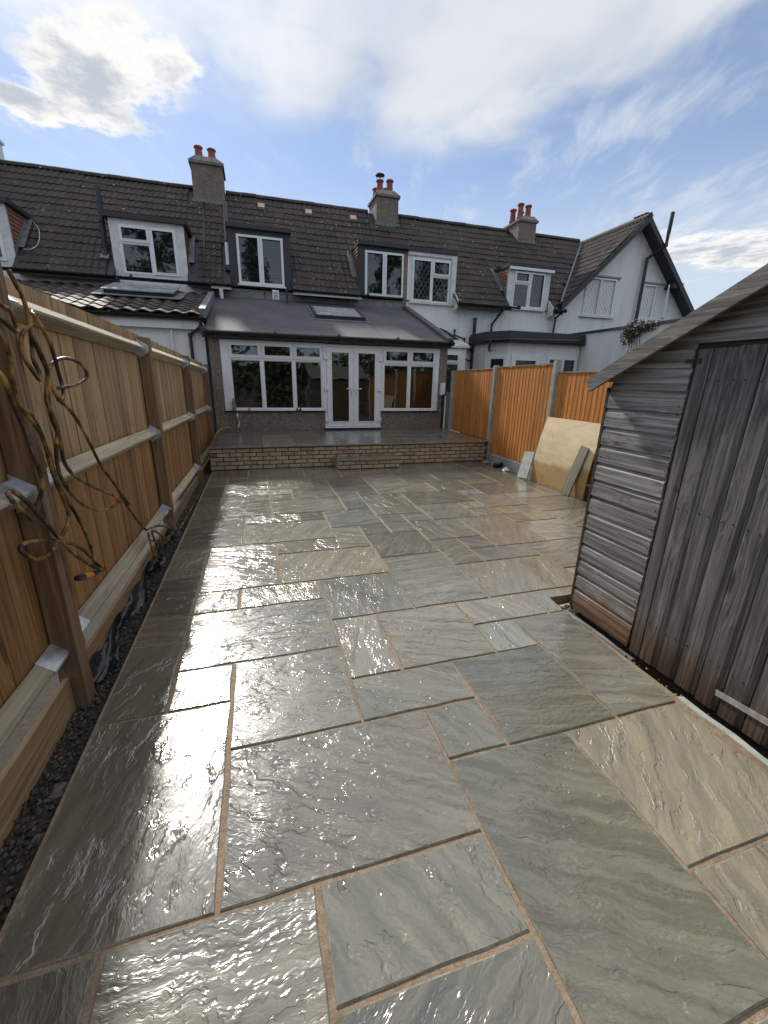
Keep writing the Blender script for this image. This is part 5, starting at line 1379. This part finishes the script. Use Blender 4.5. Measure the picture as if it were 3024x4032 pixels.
def make_hose():
    # strands hang in front of the post, points as (y, z) with a small stand-off in x
    h = thing('hose', (-0.93, 2.1, 1.0), 'dirty yellow and black hose hung tangled over the near fence post', 'hose')
    STR = HOSE_STRANDS
    m = MB()
    for pts in STR: m.tube(spline(pts, 5), 0.0088, 8)
    m.build('tube', MAT['hose'], h, smooth=True)
    a, b, c, d = [Vector(q) for q in HOSE_END]
    MB().tube([a, a*0.5+b*0.5, b], [0.014, 0.0165, 0.0165], 10).build('connector_grip', MAT['black'], h)
    MB().tube([b, c], 0.0175, 10).build('connector_collar', MAT['orange'], h)
    MB().tube([c, c*0.5+d*0.5, d], [0.0155, 0.0165, 0.014], 10).build('connector_tail', MAT['black'], h)
    MB().tube(spline(GROUND_HOSE, 5), 0.0085, 8).build('hose', MAT['hose'], None, smooth=True, label='thin yellow hose lying along the gravel towards the house', category='hose')
    MB().tube(spline([(-0.60, 9.95, 0.50), (-0.68, 9.9, 0.53), (-0.80, 9.6, 0.50), (-0.88, 9.2, 0.42), (-0.90, 8.6, 0.30)], 6), 0.012, 6).build('hose', MAT['yellow'], None, smooth=True, label='pale hose end curling over the raised terrace corner', category='hose')
HOSE_STRANDS = [[(-0.905, 2.186, 1.973), (-0.893, 2.198, 1.917), (-0.899, 2.246, 1.87), (-0.913, 2.283, 1.819), (-0.916, 2.294, 1.761), (-0.902, 2.288, 1.694), (-0.893, 2.292, 1.646), (-0.901, 2.324, 1.596), (-0.915, 2.322, 1.532), (-0.914, 2.29, 1.467), (-0.9, 2.28, 1.402), (-0.893, 2.277, 1.335), (-0.904, 2.259, 1.269), (-0.916, 2.264, 1.199), (-0.912, 2.253, 1.13), (-0.898, 2.268, 1.061), (-0.894, 2.33, 0.991), (-0.906, 2.452, 0.92), (-0.917, 2.663, 0.835), (-0.91, 2.865, 0.797), (-0.896, 2.92, 0.811), (-0.895, 2.825, 0.881), (-0.909, 2.619, 0.98), (-0.917, 2.421, 1.092), (-0.908, 2.318, 1.174), (-0.894, 2.279, 1.245), (-0.897, 2.285, 1.32), (-0.911, 2.291, 1.394), (-0.917, 2.312, 1.466), (-0.905, 2.321, 1.545), (-0.893, 2.301, 1.608), (-0.899, 2.287, 1.658), (-0.913, 2.292, 1.731)], [(-0.925, 2.363, 1.845), (-0.913, 2.288, 1.783), (-0.919, 2.253, 1.762), (-0.933, 2.231, 1.725), (-0.936, 2.226, 1.66), (-0.922, 2.234, 1.601), (-0.913, 2.264, 1.558), (-0.921, 2.293, 1.589), (-0.935, 2.3, 1.645), (-0.934, 2.313, 1.695), (-0.92, 2.293, 1.754), (-0.913, 2.278, 1.776)], [(-0.9, 2.297, 1.832), (-0.888, 2.358, 1.749), (-0.894, 2.408, 1.67), (-0.908, 2.455, 1.605), (-0.911, 2.475, 1.543), (-0.897, 2.433, 1.495), (-0.888, 2.37, 1.468), (-0.896, 2.341, 1.498), (-0.91, 2.362, 1.584), (-0.909, 2.418, 1.634), (-0.895, 2.535, 1.66), (-0.888, 2.692, 1.639), (-0.899, 2.792, 1.587), (-0.911, 2.763, 1.554), (-0.907, 2.596, 1.53), (-0.893, 2.38, 1.521)], [(-0.925, 2.434, 1.467), (-0.913, 2.513, 1.412), (-0.919, 2.635, 1.31), (-0.933, 2.753, 1.195), (-0.936, 2.857, 1.062), (-0.922, 2.979, 0.921), (-0.913, 3.17, 0.724)], [(-0.915, 2.012, 1.759), (-0.903, 2.025, 1.704), (-0.909, 2.05, 1.647), (-0.923, 2.068, 1.57), (-0.926, 2.07, 1.478), (-0.912, 2.088, 1.418), (-0.903, 2.139, 1.339), (-0.911, 2.178, 1.248), (-0.925, 2.219, 1.152), (-0.924, 2.241, 1.068), (-0.91, 2.241, 0.987), (-0.903, 2.216, 0.92), (-0.914, 2.158, 0.873), (-0.926, 2.093, 0.839), (-0.922, 2.001, 0.834), (-0.908, 1.881, 0.862), (-0.904, 1.819, 0.905), (-0.916, 1.81, 0.934), (-0.927, 1.86, 0.942), (-0.92, 1.97, 0.912), (-0.906, 2.102, 0.857), (-0.905, 2.248, 0.777), (-0.919, 2.377, 0.682), (-0.927, 2.468, 0.599), (-0.918, 2.508, 0.54)], [(-0.9, 1.895, 1.616), (-0.888, 1.927, 1.562), (-0.894, 1.956, 1.495), (-0.908, 2.004, 1.436), (-0.911, 2.038, 1.363), (-0.897, 2.026, 1.274), (-0.888, 2.025, 1.18), (-0.896, 2.02, 1.117), (-0.91, 2.0, 1.064), (-0.909, 1.956, 1.025), (-0.895, 1.891, 1.034), (-0.888, 1.842, 1.074), (-0.899, 1.812, 1.124), (-0.911, 1.814, 1.159), (-0.907, 1.848, 1.155), (-0.893, 1.897, 1.094), (-0.889, 1.973, 0.994), (-0.901, 2.087, 0.876), (-0.912, 2.198, 0.764), (-0.905, 2.33, 0.642), (-0.891, 2.423, 0.564), (-0.89, 2.473, 0.545)], [(-0.93, 2.134, 1.439), (-0.918, 2.167, 1.361), (-0.924, 2.217, 1.249), (-0.938, 2.267, 1.135), (-0.941, 2.304, 1.045), (-0.927, 2.341, 0.943), (-0.918, 2.393, 0.821), (-0.926, 2.454, 0.696), (-0.94, 2.504, 0.576), (-0.939, 2.543, 0.511), (-0.925, 2.454, 0.528)], [(-0.905, 2.037, 1.839), (-0.893, 2.058, 1.822), (-0.899, 2.117, 1.814), (-0.913, 2.162, 1.782), (-0.916, 2.173, 1.755), (-0.902, 2.127, 1.742), (-0.893, 2.068, 1.755), (-0.901, 2.029, 1.779), (-0.915, 1.999, 1.798)], [(-0.925, 3.011, 0.894), (-0.925, 3.121, 0.764), (-0.925, 3.308, 0.573), (-0.925, 3.517, 0.405)], [(-0.92, 3.498, 0.411), (-0.902, 3.8, 0.341), (-0.904, 4.179, 0.188), (-0.923, 4.306, 0.07), (-0.939, 4.063, 0.119), (-0.934, 3.645, 0.266), (-0.914, 3.52, 0.374), (-0.9, 3.496, 0.264), (-0.908, 3.621, 0.075), (-0.929, 3.847, -0.098), (-0.94, 3.948, -0.071), (-0.929, 3.819, 0.12), (-0.908, 3.624, 0.311), (-0.9, 3.61, 0.365), (-0.914, 3.89, 0.225), (-0.934, 4.1, 0.077), (-0.939, 3.99, 0.106), (-0.923, 3.645, 0.266)]]
HOSE_END = [(-0.905, 2.172, 0.635), (-0.905, 2.24, 0.61), (-0.905, 2.332, 0.577), (-0.905, 2.409, 0.551)]
GROUND_HOSE = [(-0.93, 4.546, -0.045), (-0.93, 4.797, -0.045), (-0.919, 5.189, -0.045), (-0.909, 5.713, -0.045), (-0.897, 6.349, -0.045), (-0.894, 7.043, -0.045), (-0.9, 7.6, -0.04)]
make_hose()

# ------------------------------------------------------------------ plants
def leaf_cloud(m, centre, rad, n, size, rng, flat=1.0):
    for k in range(n):
        d = Vector((rng.gauss(0, 1), rng.gauss(0, 1), rng.gauss(0, 1)*flat)).normalized()*(rng.random()**0.45)
        c = Vector(centre) + Vector((d.x*rad[0], d.y*rad[1], d.z*rad[2]))
        a = Vector((rng.gauss(0, 1), rng.gauss(0, 1), rng.gauss(0, 1))).normalized(); b = a.orthogonal().normalized(); b.rotate(Matrix.Rotation(rng.random()*6.28, 3, a))
        s = size*rng.uniform(.6, 1.3)
        m.quad(c - a*s, c + b*s*0.45, c + a*s, c - b*s*0.45)
def make_plants():
    rng = random.Random(3)
    p = thing('climbing_plant', (10.05, 9.7, 0), 'white flowered climbing plant spilling over the white wing wall', 'plant')
    m = MB()
    for c, r, n in (((9.98, 9.75, 3.05), (0.16, 0.42, 0.22), 900), ((9.93, 9.95, 2.86), (0.10, 0.28, 0.22), 420), ((10.0, 9.35, 3.08), (0.14, 0.3, 0.14), 350)): leaf_cloud(m, c, r, n, 0.032, rng)
    m.build('foliage', MAT['leaf2'], p)
    m = MB()
    for c, r, n in (((9.95, 9.7, 3.14), (0.18, 0.45, 0.16), 170), ((10.0, 9.3, 3.14), (0.14, 0.25, 0.08), 60)): leaf_cloud(m, c, r, n, 0.030, rng)
    m.build('flowers', MAT['flower'], p)
    m = MB()
    for k in range(5): m.tube([(9.99, 9.5+0.1*k, 2.2), (9.97, 9.55+0.08*k, 2.7), (9.96, 9.6+0.09*k, 3.05)], 0.008, 5)
    m.build('stems', MAT['bark'], p)
    # planting at the foot of the garden, behind the photographer: it shows as reflections in the panes
    hd = thing('hedge', (2, -6.5, -0.16), 'dark green garden hedge mirrored in the extension windows', 'hedge')
    m = MB()
    for k in range(150):
        x = rng.uniform(-9, 16); leaf_cloud(m, (x, -6.5+rng.uniform(-.5, .5), rng.uniform(0.2, 2.6 + 1.2*math.sin(x*0.7)**2)), (0.8, 0.5, 0.7), 60, 0.17, rng)
    m.build('foliage', MAT['leaf'], hd)
    MB().box(-9.5, 16.5, -6.75, -6.65, -0.16, 2.2).build('inner_growth', MAT['bark'], hd)
    labels = ['tall dark conifer mirrored in the dormer window over the alarm box', 'broad tree mirrored in the left neighbour dormer window', 'bushy tree mirrored in the dormer window right of the middle',
              'leafy tree mirrored in the first leaded dormer window', 'distant low tree mirrored in the gable window']
    for i, (x, y, hgt, w) in enumerate(((0.55, -10, 11.6, 1.5), (-6.5, -9.5, 13.5, 2.8), (10.8, -10, 12.5, 3.0), (15.2, -10, 12.0, 2.6), (31, -12, 8.5, 3.0))):
        t_ = thing('tree', (x, y, -0.16), labels[i], 'tree', 'trees at the foot of the garden')
        MB().tube([(x, y, -0.2), (x+0.1, y, hgt*0.45), (x, y, hgt*0.85)], [0.24, 0.16, 0.04], 8).build('trunk', MAT['bark'], t_)
        m = MB()
        for k in range(60):
            f_ = (k+rng.random())/60; zz = hgt*(0.08+0.90*f_)
            ww = w*(1-f_)**0.6 if i == 0 else w*math.sin(math.pi*min(1, 0.18+0.82*f_))**0.6
            a_ = rng.random()*6.28; q = ww*rng.random()**0.6
            leaf_cloud(m, (x+q*math.cos(a_), y+q*math.sin(a_), zz), (0.75, 0.75, 0.6), 70, 0.20, rng)
        m.build('crown', MAT['leaf'], t_)
make_plants()
